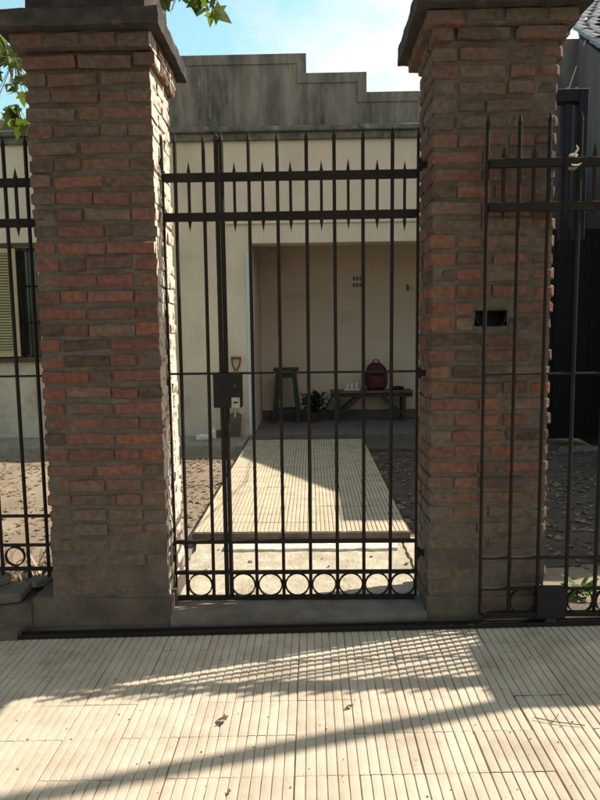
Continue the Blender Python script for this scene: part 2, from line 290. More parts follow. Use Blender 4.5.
# ------------------------------------------------------------------ ground, road and sidewalk
tag(MB().box(-150, 150, -150, 200, -1.2, -.22).build('ground', M['dirt']), kind='structure')
tag(MB().box(-60, 60, -9, -1.6, -.3, -.13).build('road', M['asphalt']), kind='structure')
tag(MB().box(-60, 60, -1.6, -1.45, -.3, .0).build('kerb', M['screed']), kind='structure')
TILT = -math.atan(.022)
swalk = MB().box(-60, 60, -1.45, 3.30, -.35, -.008).build('sidewalk', M['joint']); swalk.location = (0, 0, .018); swalk.rotation_euler = (0, TILT, 0)
tag(swalk, kind='structure')
def ribbed_tile(name, wx, wy, n, depth, m, seed):
    rnd = random.Random(seed); mb_ = MB(); xs = []; g = wx/n
    prof = []
    for k in range(n):
        a0 = k*g; j = rnd.uniform(-.0006, .0006)
        prof += [(a0, -depth), (a0+g*.10, -depth*.16+j), (a0+g*.5, j), (a0+g*.90, -depth*.16+j)]
    prof.append((wx, -depth))
    v = []; f = []
    for (x, z) in prof: v.append((x-wx/2, -wy/2, z)); v.append((x-wx/2, wy/2, z))
    for i in range(len(prof)-1): f.append((2*i, 2*i+2, 2*i+3, 2*i+1))
    n0 = len(v)
    v += [(-wx/2, -wy/2, -.02), (wx/2, -wy/2, -.02), (wx/2, wy/2, -.02), (-wx/2, wy/2, -.02)]
    f += [(n0, n0+1, 2*(len(prof)-1), 0), (n0+2, n0+3, 1, 2*len(prof)-1), (n0+3, n0, 0, 1), (n0+1, n0+2, 2*len(prof)-1, 2*len(prof)-2)]
    mb_.v = v; mb_.f = f
    me = bpy.data.meshes.new(name); me.from_pydata(v, [], f); me.materials.append(m)
    return me
TW = .22
tvar = [ribbed_tile('paving_tile', TW-.0013, TW-.0014, 6, .0052, M['tile'], i) for i in range(5)]
rest = MB()
rnd = random.Random(3)
for j in range(-14, 6):
    yc = 1.75+TW/2+TW*j
    if yc+TW/2 > 3.1: continue
    for i in range(-16, 17):
        xc = .145+TW/2+TW*i
        kk = .25 if j >= 2 else 1
        dz = rnd.uniform(-.0006, .0004)*kk; tx, ty = rnd.gauss(0, .0014)*kk, rnd.gauss(0, .0016)*kk
        if j >= -2 and abs(xc) < 2.1:
            o = mesh_obj('paving_tile', rnd.choice(tvar), swalk, (xc+rnd.gauss(0, .0008), yc+rnd.gauss(0, .0008), dz)); o.rotation_euler = (tx, ty, rnd.gauss(0, .0015)*kk)
        else:
            me = tvar[0]; rest.add([(v.co.x+xc, v.co.y+yc, v.co.z+dz) for v in me.vertices], [tuple(q.vertices) for q in me.polygons])
o = rest.build('paving_tiles_far', M['tile'], swalk); o['kind'] = 'stuff'
# poured strip between the last tile row and the rail
me = rough_box(-6, 6, 3.073, 3.26, -.05, -.002, .06, .003, 5); mesh_obj('cement_strip', me, swalk, m=M['mortar_base'])
# the steel channel that the sliding gate runs in
rail = MB().box(-1.50, 7.2, 2.990, 3.0, .0, .022, .002).box(-1.50, 7.2, 3.035, 3.045, .0, .022, .002).box(-1.5, 7.2, 3.0, 3.035, .0, .012).build('gate_track', M['iron'])
rail.location = (0, 0, .018); rail.rotation_euler = (0, TILT, 0)
tag(rail, 'long low black steel track running along the foot of the brick pillars', 'gate track')

# ------------------------------------------------------------------ front boundary: base wall, sill
PF, PB = 3.12, 3.50
me = rough_box(-.745, .578, 3.085, 3.315, -.05, .072, .05, .004, 9)
sill = mesh_obj('gate_sill', me, m=M['sill']); tag(sill, 'grey cement sill step under the pedestrian gate between the two pillars', 'sill')
me = rough_box(-6.5, -1.475, 3.10, 3.42, -.15, .115, .06, .010, 13)
bw = mesh_obj('base_wall', me, m=M['mortar_base']); mesh_obj('footing', rough_box(-6.5, -1.505, 2.985, 3.098, -.15, .028, .05, .008, 17), bw, m=M['mortar_base']); tag(bw, 'low crumbling cement base wall left of the left pillar under the fence', 'wall')

# ------------------------------------------------------------------ brick pillars
def brick_mesh(Lx, Dy, Hz, seed, worn=False):
    rnd = random.Random(seed); ch = .007; st = 3
    v = []; f = []
    ys, zs = Dy/2, Hz/2
    ring = [(-ys+ch, -zs), (ys-ch, -zs), (ys, -zs+ch), (ys, zs-ch), (ys-ch, zs), (-ys+ch, zs), (-ys, zs-ch), (-ys, -zs+ch)]
    xs_ = [-Lx/2, 0, Lx/2]
    if worn: st = 4; e_ = min(.024, Lx*.25); xs_ = [-Lx/2, -Lx/2+e_, Lx/2-e_, Lx/2]
    for i in range(st):
        x = xs_[i]
        sh = 1 if 0 < i < st-1 else .0
        for (y, z) in ring:
            xx = x
            yy, zz = y, z
            if worn and sh == 0: yy = math.copysign(max(0, abs(y)-.020), y); zz = z*.74
            if sh == 0: xx += (-1 if i else 1)*rnd.uniform(0, .005)
            v.append((xx+rnd.uniform(-.0015, .0015), yy+rnd.uniform(-.0025, .0025), zz+rnd.uniform(-.0038, .0038)))
    for i in range(st-1):
        for k in range(8): f.append((i*8+k, i*8+(k+1) % 8, (i+1)*8+(k+1) % 8, (i+1)*8+k))
    f.append(tuple(reversed(range(8)))); f.append(tuple((st-1)*8+k for k in range(8)))
    m_ = MB(); m_.add(v, f)
    return m_.mesh('brick', M['brick'])
BM = {}
def get_brick(kind, Lx, Dy, rnd):
    key = (kind, round(Lx, 3), round(Dy, 3))
    if key not in BM: BM[key] = [brick_mesh(Lx, Dy, .0570, int(Lx*977+Dy*7919)+q*13, kind[0] == 'r') for q in range(6)]
    return rnd.choice(BM[key])
def place_bricks(x0, x1, y0, y1, zs, rnd, emit, skip=None):
    W, D = x1-x0, y1-y0; j = .009
    for ci, zc in enumerate(zs):
        t_ = rnd.choice((0, 1)) if ci else 0
        t_ = (ci+(1 if rnd.random() < .12 else 0)) % 2
        L_ = []
        if t_ == 0:
            s_ = (W-2*j-.105)/2
            if rnd.random() < .5: seg = [s_, s_, .105]
            else: seg = [.105, s_, s_]
            if rnd.random() < .25: seg = [s_, .105, s_]
            for (yy, dd) in ((y0, .115), (y1-.115, .115)):
                xx = x0
                for q in seg: L_.append((xx+q/2, yy+dd/2, q, dd)); xx += q+j
            mid = D-.23-2*j
            for xc in (x0+.0575, x1-.0575): L_.append((xc, y0+.115+j+mid/2, .115, mid))
        else:
            s_ = W-.23-2*j; a_ = s_*rnd.choice((.64, .36, .5))-j/2; b_ = s_-a_-j
            d1 = rnd.choice((.235, .21)); d2 = D-d1-j
            for xc in (x0+.0575, x1-.0575): L_.append((xc, y0+d1/2, .115, d1)); L_.append((xc, y0+d1+j+d2/2, .115, d2))
            for yc in (y0+.0575, y1-.0575):
                L_.append((x0+.115+j+a_/2, yc, a_, .115)); L_.append((x0+.115+2*j+a_+b_/2, yc, b_, .115))
        for (xc, yc, lx, dy) in L_:
            if skip and yc < y0+.2 and skip[2]-.036 < zc < skip[3]+.036 and xc+lx/2 > skip[0]-.01 and xc-lx/2 < skip[1]+.01:
                # cut the brick either side of the slot
                for (a_, b_) in ((xc-lx/2, skip[0]-.012), (skip[1]+.012, xc+lx/2)):
                    if b_-a_ > .03: emit((a_+b_)/2, yc, zc, b_-a_, dy)
                continue
            emit(xc, yc, zc, lx, dy)
def pillar(x0, x1, label, solo=True, slot=None, caps=(.05, .09, .06, .10), capz=(2.86, 2.93, 3.01), seed=1, base=None, worn=False, inset=.009):
    rnd = random.Random(seed)
    root = empty('brick_pillar', ((x0+x1)/2, (PF+PB)/2, 0)); ox, oy = root.location.x, root.location.y
    tag(root, label, 'pillar', 'brick gate pillars')
    me = rough_box(x0+.009, x1-inset, PF+.009, PB-.009, .05, capz[1], .026, .0045, seed*7, hole=slot)
    o = mesh_obj('mortar', me, root, (-ox, -oy, 0), M['mortar'])
    zs = [.19+.0797*k for k in range(int((capz[0]-.17+.045)/.0797))]
    sink = MB()
    def emit(x, y, z, lx, dy):
        key = 'x' if lx >= dy else 'y'
        a_, b_ = (lx, dy) if lx >= dy else (dy, lx)
        if worn and x+lx/2 > x1-.03: key = 'r'+key
        me = get_brick(key, round(a_, 2)-.002, round(b_, 2)-.002, rnd)
        front = rnd.gauss(0, .0030); side = (abs(rnd.gauss(.006, .006)) if worn and x > x1-.2 else front*.6)
        rot = (rnd.gauss(0, .01), rnd.gauss(0, .012), (0 if lx >= dy else math.pi/2)+rnd.gauss(0, .010)+(math.pi if rnd.random() < .5 else 0))
        if solo:
            o = mesh_obj('brick', me, root, (x-ox+side, y-oy+front, z+rnd.gauss(0, .0025))); o.rotation_euler = rot
        else:
            mt = Matrix.Translation((x-ox, y-oy, z)) @ Matrix.Rotation(rot[2], 4, 'Z')
            sink.add([mt @ v.co for v in me.vertices], [tuple(q.vertices) for q in me.polygons])
    place_bricks(x0, x1, PF, PB, zs[:-1], rnd, emit, slot)
    place_bricks(x0-.008, x1+.028, PF-.02, PB+.02, zs[-1:], rnd, emit)
    # corbel course under the cap slab
    cz0, cz1, cz2 = capz; l1, l2, r1, r2 = caps
    n = 4; xa, xb = x0-l1, x1+r1; q = (xb-xa)/n
    for k in range(n):
        for (yc, dy) in ((PF-.06+.06, .12), (PB+.13-.06, .12)): emit(xa+q*(k+.5), yc, (cz0+cz1)/2+.002, q-.012, dy)
    for xc in (xa+.06, xb-.06):
        for k in range(2): emit(xc, PF+.06+.014+(PB-PF+.13-.134-.11)/2*(k+.5)+.0, (cz0+cz1)/2+.002, .12, (PB-PF-.01)/2-.02)
    if not solo: o = sink.build('bricks', M['brick'], root); o['kind'] = 'stuff'
    me = rough_box(xa+.012, xb-.012, PF-.05, PB+.115, cz0+.006, cz1+.003, .04, .006, seed*3+1); mesh_obj('corbel_mortar', me, root, (-ox, -oy, 0), M['mortar'])
    me = rough_box(x0-l2, x1+r2, PF-.11, PB+.19, cz1+.004, cz2, .035, .008, seed*3+2); mesh_obj('cap_slab', me, root, (-ox, -oy, 0), M['cap'])
    me = rough_box(x0+.03, x1-.01, PF-.03, PB+.06, cz2-.01, cz2+.22, .05, .012, seed*3+3); mesh_obj('cap_block', me, root, (-ox, -oy, 0), M['cap'])
    me = rough_box(x0+.002, x1-.002, PF+.002, PB-.002, .10, .50, .022, .0088, seed*3+9, freq=6); mesh_obj('plaster_patch', me, root, (-ox, -oy, 0), M['mortar_base'])
    ba = base or (x0-.012, x1+.012)
    me = rough_box(ba[0], ba[1], PF-.008, PB+.012, -.1, .150, .03, .007, seed*3+4, freq=8); mesh_obj('plaster_foot', me, root, (-ox, -oy, 0), M['mortar_base'])
    return root
pl = pillar(-1.365, -.757, 'left of the two brick pillars at the small gate, its inner side in full sun', seed=4, caps=(.05, .09, .028, .068), base=(-1.475, -.745), inset=.0045)
SLOT = (.812, .962, 1.535, 1.605)
pr = pillar(.592, 1.187, 'right brick pillar with a dark letter slot, behind the sliding gate bars', seed=8, slot=SLOT, worn=True, caps=(.045, .09, .075, .115), capz=(2.925, 2.99, 3.09))
pillar(3.43, 4.03, 'far brick pillar at the other end of the sliding gate', solo=False, seed=12)
pillar(-4.10, -3.50, 'far brick pillar at the left end of the iron fence', solo=False, seed=15)
ox, oy = pr.location.x, pr.location.y
ms = MB()
outer = [(.808, 1.612), (.968, 1.612), (.960, 1.560), (.940, 1.532), (.838, 1.532), (.816, 1.562)]
inner = [(.812, 1.608), (.964, 1.608), (.956, 1.562), (.938, 1.536), (.840, 1.536), (.820, 1.563)]
n = len(outer); v = []; f = []
for (yy, P) in ((PF+.001, outer), (PF+.002, inner), (PF+.10, inner), (PF+.02, outer)): v += [(x, yy, z) for x, z in P]
for k in range(n):
    k2 = (k+1) % n; f += [(k, k2, n+k2, n+k), (n+k, n+k2, 2*n+k2, 2*n+k), (k2, k, 3*n+k, 3*n+k2)]
f.append(tuple(range(2*n, 3*n)))
ms.add(v, f)
o = ms.build('letter_slot', M['black'], pr, (-ox, -oy, 0))

# ------------------------------------------------------------------ ironwork
def bar_mesh(z0, z1, w_=.017, tip=.055):
    m_ = MB(); r = w_*.56; zt = z1-tip; n = 8; v = []; f = []
    for z, k in ((z0, 1), (zt, 1), (zt+.007, 1.18)):
        for q in range(n): a_ = 2*math.pi*(q+.5)/n; v.append((r*k*math.cos(a_), r*k*math.sin(a_), z))
    v.append((0, 0, z1)); f.append(tuple(reversed(range(n))))
    for i in range(2):
        for q in range(n): f.append((i*n+q, i*n+(q+1) % n, (i+1)*n+(q+1) % n, (i+1)*n+q))
    for q in range(n): f.append((2*n+q, 2*n+(q+1) % n, 3*n))
    m_.add(v, f); return m_.mesh('bar', M['iron'])
def spike_mesh(z0, z1, w_=.015, tip=.055):
    h = w_/2; zs = [z0, z0+tip, z0+tip+.008, z1-tip-.008, z1-tip, z1]; ws = [0, 1.2, .95, .95, 1.2, 0]
    m_ = MB(); v = [(0, 0, z0)]; f = []
    for z, k in zip(zs[1:-1], ws[1:-1]): v += [(-h*k, -h*.7, z), (h*k, -h*.7, z), (h*k, h*.7, z), (-h*k, h*.7, z)]
    v.append((0, 0, z1))
    for k in range(4): f.append((1+(k+1) % 4, 1+k, 0)); f.append((13+k, 13+(k+1) % 4, 17))
    for a_ in (1, 5, 9):
        for k in range(4): f.append((a_+k, a_+(k+1) % 4, a_+4+(k+1) % 4, a_+4+k))
    m_.add(v, f); return m_.mesh('spike', M['iron'])
def ring_mesh(r):
    m_ = MB(); n = 20; pts = [(r*math.cos(2*math.pi*k/n), 0, r*math.sin(2*math.pi*k/n)) for k in range(n+1)]
    # flat strip bent to a ring
    v = []; f = []
    for (x, y, z) in pts[:-1]:
        u_ = Vector((x, 0, z)).normalized()
        for (dr, dy) in ((-.004, -.008), (.003, -.008), (.003, .008), (-.004, .008)): q = Vector((x, 0, z))+u_*dr; v.append((q.x, dy, q.z))
    for k in range(n):
        k2 = (k+1) % n
        for a_ in range(4): f.append((4*k+a_, 4*k+(a_+1) % 4, 4*k2+(a_+1) % 4, 4*k2+a_))
    m_.add(v, f); return m_.mesh('ring', M['iron'], False)
bar_full = bar_mesh(.09, 2.535); bar_right = bar_mesh(.10, 2.515); bar_left = bar_mesh(.20, 2.53)
spk = spike_mesh(2.03, 2.385); ring = ring_mesh(.0635); ring_s = ring_mesh(.052)
IY = 3.27
rnd = random.Random(21)
def ib(me, root, x, z=0, name='bar', dy=0, sc=1):
    o = mesh_obj(name, me, root, (x-root.location.x, dy, z)); 
    if name in ('bar', 'spike'): o.rotation_euler = (rnd.gauss(0, .002), rnd.gauss(0, .0019), rnd.gauss(0, .08)); o.location.z += rnd.gauss(0, .004)
    if sc != 1: o.scale = (sc, sc, 1)
    return o
def rails(root, x0, x1, specs, dy=0):
    for (z, h, d) in specs:
        MB().box(x0-root.location.x, x1-root.location.x, dy-d/2, dy+d/2, z-h/2, z+h/2, .0015).build('rail', M['iron'], root)
gate = empty('pedestrian_gate', (-.1, IY, 0)); tag(gate, 'closed black iron pedestrian gate with spear tips between the two brick pillars', 'gate')
for x in (-.690, -.547, -.310, -.164, -.018, .128, .270, .411): ib(bar_full, gate, x)
for x in (-.751, .549): ib(bar_full, gate, x, name='frame_bar', sc=.8)
for x in (-.474, -.449): ib(bar_full, gate, x, name='lock_bar', sc=1.3)
for x in (-.619, -.385, -.237, -.091, .055, .199, .341, .480): ib(spk, gate, x, name='spike', dy=-.004)
rails(gate, -.7435, .5415, ((2.307, .042, .024), (2.110, .042, .024), (1.307, .011, .012), (.396, .018, .022), (.225, .018, .022), (.084, .022, .024)))
for x in (-.619, -.384, -.237, -.091, .055, .199, .341, .480): ib(ring, gate, x, .155, 'ring')
for (x, s_) in ((-.775, 1), (.572, -1)):
    for z in ((2.375, 1.265, .355) if s_ == 1 else (2.35, 1.297, .33)):
        MB().box(-.024, .024, -.014, .014, z-.016, z+.016, .003).tube([(.012*s_, 0, z-.028), (.012*s_, 0, z+.028)], .011, 8).build('hinge', M['iron'], gate, (x-gate.location.x, 0, 0))
lb = MB().box(-.517, -.367, -.028, .028, 1.128, 1.308, .004).build('lock_box', M['black'], gate, (.1, 0, 0))
MB().box(-.422, -.378, -.034, -.0285, 1.128, 1.182, .001).build('lock_plate', M['plate'], lb)
MB().box(-.411, -.389, -.037, -.0342, 1.152, 1.160).build('key_slot', M['black'], lb)
MB().tube([(-.401, -.0285, 1.243), (-.401, -.036, 1.243)], .010, 10).build('keyhole_boss', M['iron_rust'], lb)

RY = 3.02
rg = empty('sliding_gate', (2.1, RY, 0)); tag(rg, 'black iron sliding driveway gate in front of the right brick pillar', 'gate')
xs = [.829+.1415*k for k in range(19)]
for x in xs: ib(bar_right, rg, x)
for x in xs[:-1]: ib(spk, rg, x+.071, -.012, 'spike', -.004)
rails(rg, .8375, xs[-1], ((2.285, .040, .022), (2.086, .040, .022), (1.302, .010, .012), (.389, .012, .020), (.229, .012, .020), (.100, .022, .03)))
for k, x in enumerate(xs[:-1]):
    if k in (0, 2): continue
    ib(ring, rg, x+.071, .165, 'ring')
MB().box(1.105, 1.245, -.03, .03, .084, .236, .004).build('wheel_cover', M['black'], rg, (-2.1, 0, 0))
MB().tube([(1.175, -.026, .066), (1.175, .026, .066)], .026, 16).build('wheel', M['iron_rust'], rg, (-2.1, 0.0, 0))
MB().tube([(3.1, -.034, .085), (3.1, .034, .085)], .038, 16).build('wheel', M['iron_rust'], rg, (-2.1, 0.0, 0))
MB().box(1.70, 3.36, .0125, .0155, 2.12, 2.45).build('shadow_plate', M['iron'], rg, (-2.1, 0, 0))  # unseen plate added to cast a broad dark band on the sidewalk
lt = MB().box(1.17, 1.30, .018, .028, 2.275, 2.300, .002).build('latch_arm', M['iron'], rg, (-2.1, 0, 0))

lf = empty('iron_fence', (-2.4, IY, 0)); tag(lf, 'black spear topped iron fence panel left of the left brick pillar', 'fence')
xl = [-1.448, -1.555]+[-1.555-.147*k for k in range(1, 14)]
for x in xl: ib(bar_left, lf, x, name='bar')
for k in range(len(xl)-1): ib(spk, lf, (xl[k]+xl[k+1])/2, -.012, 'spike', -.004)
rails(lf, xl[-1], -1.37, ((2.297, .042, .024), (2.095, .042, .024), (1.305, .011, .012), (.547, .014, .02), (.385, .014, .02), (.252, .018, .022)))
for k in range(1, len(xl)-1): ib(ring_s, lf, (xl[k]+xl[k+1])/2, .322, 'ring')
MB().box(-1.40, -1.367, -.012, .012, 2.28, 2.31).build('wall_lug', M['iron'], lf, (2.4, 0, 0))

# blue steel guide post behind the right pillar
gp = empty('guide_bracket', (1.46, 3.65, 0)); tag(gp, 'dark blue steel bracket with square head hanging behind the top of the right brick pillar', 'bracket')
MB().box(.030, .085, -.03, .03, 2.02, 2.835, .004).build('outer_arm', M['blue_steel'], gp)
MB().box(-.050, -.002, -.025, .025, 2.02, 2.76, .004).build('inner_arm', M['blue_steel'], gp)
MB().box(-.34, .0295, -.033, .033, 2.765, 2.833, .003).box(-.34, -.28, -.146, -.033, 2.74, 2.833, .003).build('head_plate', M['blue_steel'], gp)
for x in (-.03, .02): MB().tube([(x, -.01, 2.833), (x, -.01, 2.845)], .010, 6).build('bolt', M['steel'], gp)
MB().box(-.04, .02, -.085, -.031, 2.395, 2.47, .006).build('roller_bracket', M['plate'], gp)
rl_ = MB().tube([(-.01, -.06, 2.41), (-.01, -.06, 2.48)], .010, 8).build('roller', M['white'], gp)
# cable tie seen bright on the rail in front of the post
tie = MB().tube([(1.226, 2.992, 2.300), (1.218, 2.985, 2.315), (1.232, 2.987, 2.335), (1.225, 2.99, 2.352)], [.004, .006, .005, .002], 6)
tie.tube([(1.205, 2.99, 2.266), (1.220, 2.986, 2.262), (1.237, 2.99, 2.264), (1.25, 2.99, 2.272)], [.003, .004, .004, .002], 6)
tag(tie.build('cable_tie', M['white']), 'small white tie knotted round the top rail of the sliding gate', 'cable tie')

# ------------------------------------------------------------------ yard
me = rough_box(-9, 9.5, 3.31, 8.0, -.3, .045, .09, .018, 31, freq=3)
yard = mesh_obj('yard_ground', me, m=M['dirt']); tag(yard, kind='structure')
# driveway dirt sheet with the yard's shade put into its colour and outline
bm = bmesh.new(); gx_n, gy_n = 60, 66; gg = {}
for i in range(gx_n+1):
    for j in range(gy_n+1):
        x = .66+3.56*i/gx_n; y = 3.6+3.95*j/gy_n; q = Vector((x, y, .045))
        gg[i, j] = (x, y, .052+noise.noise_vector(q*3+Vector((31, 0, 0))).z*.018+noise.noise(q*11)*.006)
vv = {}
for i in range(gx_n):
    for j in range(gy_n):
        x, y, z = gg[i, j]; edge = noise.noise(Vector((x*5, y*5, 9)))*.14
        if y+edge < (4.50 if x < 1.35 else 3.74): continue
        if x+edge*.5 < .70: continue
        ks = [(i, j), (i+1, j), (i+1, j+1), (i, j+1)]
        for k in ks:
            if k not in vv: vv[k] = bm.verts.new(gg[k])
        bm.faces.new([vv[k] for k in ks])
me = bpy.data.meshes.new('shade_soil'); bm.to_mesh(me); bm.free()
M['shade_soil'] = mat('shade_dark_soil', (.060, .046, .037), (.105, .082, .064), scale=6, rough=1, bump=1, bscale=45, bdist=.015, c3=(.13, .10, .075), s3=5, t3=(.55, .75), detail=9)
tag(mesh_obj('driveway_shade_soil', me, m=M['shade_soil']), kind='structure')
# rough concrete apron behind the gate
bm = bmesh.new(); nx, ny = 44, 34; g = [[None]*(ny+1) for _ in range(nx+1)]
for i in range(nx+1):
    for j in range(ny+1):
        x = -.80+1.40*i/nx; y = 3.317+.953*j/ny
        if i == nx: x += noise.noise(Vector((y*17, 2, 0)))*.025
        if i == 0: x += noise.noise(Vector((y*9, 7, 0)))*.05
        z = .072+noise.noise(Vector((x*9, y*9, 1)))*.006+noise.noise(Vector((x*30, y*30, 1)))*.003
        g[i][j] = bm.verts.new((x, y, z))
for i in range(nx):
    for j in range(ny): bm.faces.new((g[i][j], g[i+1][j], g[i+1][j+1], g[i][j+1]))
r_ = bmesh.ops.extrude_edge_only(bm, edges=[e for e in bm.edges if e.is_boundary])
for v in r_['geom']:
    if isinstance(v, bmesh.types.BMVert): v.co.z = -.02
me = bpy.data.meshes.new('apron'); bm.to_mesh(me); bm.free()
apron = mesh_obj('concrete_apron', me, m=M['apron']); tag(apron, kind='structure')
me = rough_box(-.60, .56, 4.02, 4.20, .02, .092, .03, .009, 44); mesh_obj('limewashed_strip', me, apron, m=M['lime'])
me = rough_box(.625, .76, 3.52, 4.30, .0, .066, .03, .012, 46); mesh_obj('side_slab', me, apron, m=M['apron'])
# ribbed path
path = mesh_obj('garden_path', rough_box(-.845, .675, 4.235, 8.15, .0, .132, .06, .003, 50), m=M['mortar_base']); tag(path, kind='structure')
PT = .2145
pv = [ribbed_tile('path_tile', PT-.002, PT-.002, 7, .0085, M['tile_path'], 60+i) for i in range(4)]
for j in range(18):
    for i in range(7):
        xc = -.84+PT/2+PT*i; yc = 4.225+PT/2+PT*j
        o = mesh_obj('path_tile', rnd.choice(pv), path, (xc, yc, .1445+rnd.uniform(-.0015, .001))); o.rotation_euler = (rnd.gauss(0, .004), rnd.gauss(0, .004), rnd.gauss(0, .002))
ed = MB().box(-.845, .672, 4.214, 4.236, .085, .139, .004).build('path_edge', M['mortar_base'], path)
me = rough_box(-9, -.855, 7.52, 8.3, -.1, .165, .12, .006, 55, freq=3); wk = mesh_obj('house_walkway', me, m=M['screed']); tag(wk, kind='structure')
me = rough_box(.69, 3.02, 7.62, 8.3, -.1, .10, .12, .006, 56, freq=3); mesh_obj('walkway_slab', me, wk, m=M['mortar_base'])

# ------------------------------------------------------------------ house
house = empty('house', (0, 8.3, 0)); tag(house, 'single storey cream house with stepped stained parapet and open porch behind the gate', 'house')
H0 = (0, -8.3, 0)
FY = 8.3
m_ = MB()
XL, XR = -9.0, 3.02
OX0, OX1, OZ = -.775, 2.60, 2.70
m_.box(XL, -5.10, FY, FY+.25, 0, 4.0).box(-5.10, -3.60, FY, FY+.25, 0, 1.245).box(-5.10, -3.60, FY, FY+.25, 2.70, 4.0)
m_.box(-3.60, OX0, FY, FY+.25, 0, 4.0).box(OX0, OX1, FY, FY+.25, OZ, 4.0).box(OX1, XR, FY, FY+.25, 0, 4.0)
m_.box(XR-.25, XR, FY+.25, 14, 0, 4.0).box(XL, XL+.25, FY+.25, 14, 0, 4.0)
m_.build('front_wall', M['cream'], house, H0)
MB().box(-3.60, OX0-.072, FY-.012, FY-.001, .17, 1.02).box(XL, -5.1, FY-.012, FY-.001, .17, 1.02).box(-5.1, -3.6, FY-.012, FY-.001, .17, 1.17).build('dado', M['dado'], house, H0)
MB().box(-3.60, OX0-.07, FY-.02, FY-.0125, 1.005, 1.03).build('dado_moulding', M['dado'], house, H0)
MB().box(-.848, -.778, FY-.016, FY-.001, .17, 2.58, .003).build('corner_trim', M['bluewhite'], house, H0)
MB().box(-1.10, 3.0, FY-.035, FY-.001, 2.945, 2.975, .006).build('beam_moulding', M['cream'], house, H0)
MB().box(OX0-.03, OX1+.03, FY-.012, FY-.001, 2.703, 2.944).build('beam_band', M['cream'], house, H0)
MB().box(XL, XR, FY-.022, FY-.001, 3.575, 3.60, .004).build('string_course', M['cream'], house, H0)
# cornice and parapet
MB().box(XL, XR+.02, FY-.09, FY+.28, 4.085, 4.15, .01).build('cornice_slab', M['moulding'], house, H0)
MB().box(XL, XR, FY-.045, FY+.26, 3.99, 4.084, .01).build('cornice_frieze', M['moulding'], house, H0)
steps = [(-9.0, 4.32), (-3.40, 4.32), (-3.40, 4.565), (-2.65, 4.565), (-2.65, 4.81), (-1.90, 4.81), (-1.90, 5.05), (-.03, 5.05), (-.03, 4.81), (.735, 4.81), (.735, 4.565), (1.50, 4.565), (1.50, 4.32), (3.02, 4.32)]
MB().prism([(-9.0, 4.15)]+steps+[(3.02, 4.15)], FY+.02, FY+.24).build('parapet', M['parapet'], house, H0)
bd = MB(); bw_ = .115
seq = [(-3.40, 4.32), (-3.40, 4.565), (-2.65, 4.565), (-2.65, 4.81), (-1.90, 4.81), (-1.90, 5.05), (-.03, 5.05), (-.03, 4.81), (.735, 4.81), (.735, 4.565), (1.50, 4.565), (1.50, 4.32)]
tops = [(-9.0, -3.40, 4.32), (-3.40, -2.65, 4.565), (-2.65, -1.90, 4.81), (-1.90, -.03, 5.05), (-.03, .735, 4.81), (.735, 1.50, 4.565), (1.50, 3.02, 4.32)]
for k, (a_, b_, z) in enumerate(tops):
    la = tops[k-1][2] if k else z; lb_ = tops[k+1][2] if k < len(tops)-1 else z
    x0 = a_+(bw_ if la < z else -(bw_ if la > z else 0)*0); x1 = b_
    bd.box(a_ if la <= z else a_+.0, b_, FY+.008, FY+.262, z-bw_, z+.004)
    if lb_ < z: bd.box(b_-bw_, b_, FY+.008, FY+.258, lb_-bw_, z-bw_)
    if la < z: bd.box(a_, a_+bw_, FY+.008, FY+.258, la-bw_, z-bw_)
bd.build('parapet_border', M['parapet'], house, H0)
for x in (-1.40, -1.27): MB().box(x-.018, x+.018, FY+.010, FY+.0195, 4.27, 4.90, .004).build('panel_rib', M['moulding'], house, H0)
# porch recess
MB().box(OX0, OX1, 9.70, 9.95, 0, 3.1).box(OX0-.25, OX0, FY+.25, 9.95, 0, 3.1).box(OX1, OX1+.25, FY+.25, 9.95, 0, 3.1).build('porch_wall', M['porch'], house, H0)
MB().box(OX0-.3, OX1+.3, FY+.25, 9.95, 2.95, 3.15).build('porch_ceiling', M['porch'], house, H0)
MB().box(OX0, OX1, 9.682, 9.699, .21, .34).build('skirting', M['skirt'], house, H0)
MB().box(XL+.26, XR-.26, FY+.26, 14, 3.80, 3.95).build('roof_slab', M['parapet'], house, H0)
pf = MB().box(OX0-.02, OX1, FY-.14, 9.70, .0, .205, .006).build('porch_floor', M['skirt'], house, H0)
# small pierced wall vent and a hook on the porch wall
vt = MB().box(.63, .785, 9.688, 9.699, 2.21, 2.41, .003).build('wall_vent', M['porch'], house, H0)
for r_i in range(2):
    for c_i in range(3): MB().box(.645+.047*c_i, .675+.047*c_i, 9.682, 9.6875, 2.225+.10*r_i, 2.285+.10*r_i).build('vent_slot', M['skirt'], vt)
MB().tube([(1.475, 9.699, 2.24), (1.475, 9.66, 2.23), (1.475, 9.65, 2.16)], .016, 6).build('wall_hook', M['lintel'], house, H0)
# window
wf = MB().box(-5.10, -3.60, FY+.05, FY+.12, 2.66, 2.70).box(-5.10, -3.60, FY+.05, FY+.12, 1.245, 1.285).box(-3.64, -3.60, FY+.05, FY+.12, 1.285, 2.66).box(-5.10, -5.06, FY+.05, FY+.12, 1.285, 2.66).box(-4.37, -4.33, FY+.05, FY+.12, 1.285, 2.66)
wf = wf.build('window', M['lintel'], house, H0)
MB().box(-5.06, -3.64, FY+.09, FY+.10, 1.285, 2.66).build('pane', M['glass'], wf)
for x in (-3.84, -3.74, -3.94, -4.04): MB().tube([(x, FY+.03, 1.25), (x, FY+.03, 2.69)], .009, 6).build('window_bar', M['iron'], wf)
for z in (1.72, 2.2): MB().tube([(-5.09, FY+.03, z), (-3.61, FY+.03, z)], .009, 6).build('window_bar', M['iron'], wf)
MB().box(-5.16, -3.56, FY-.02, FY+.04, 2.702, 2.755, .004).build('lintel', M['lintel'], house, H0)
MB().box(-5.16, -3.56, FY-.06, FY+.06, 1.19, 1.244, .006).build('window_sill', M['lintel'], house, H0)
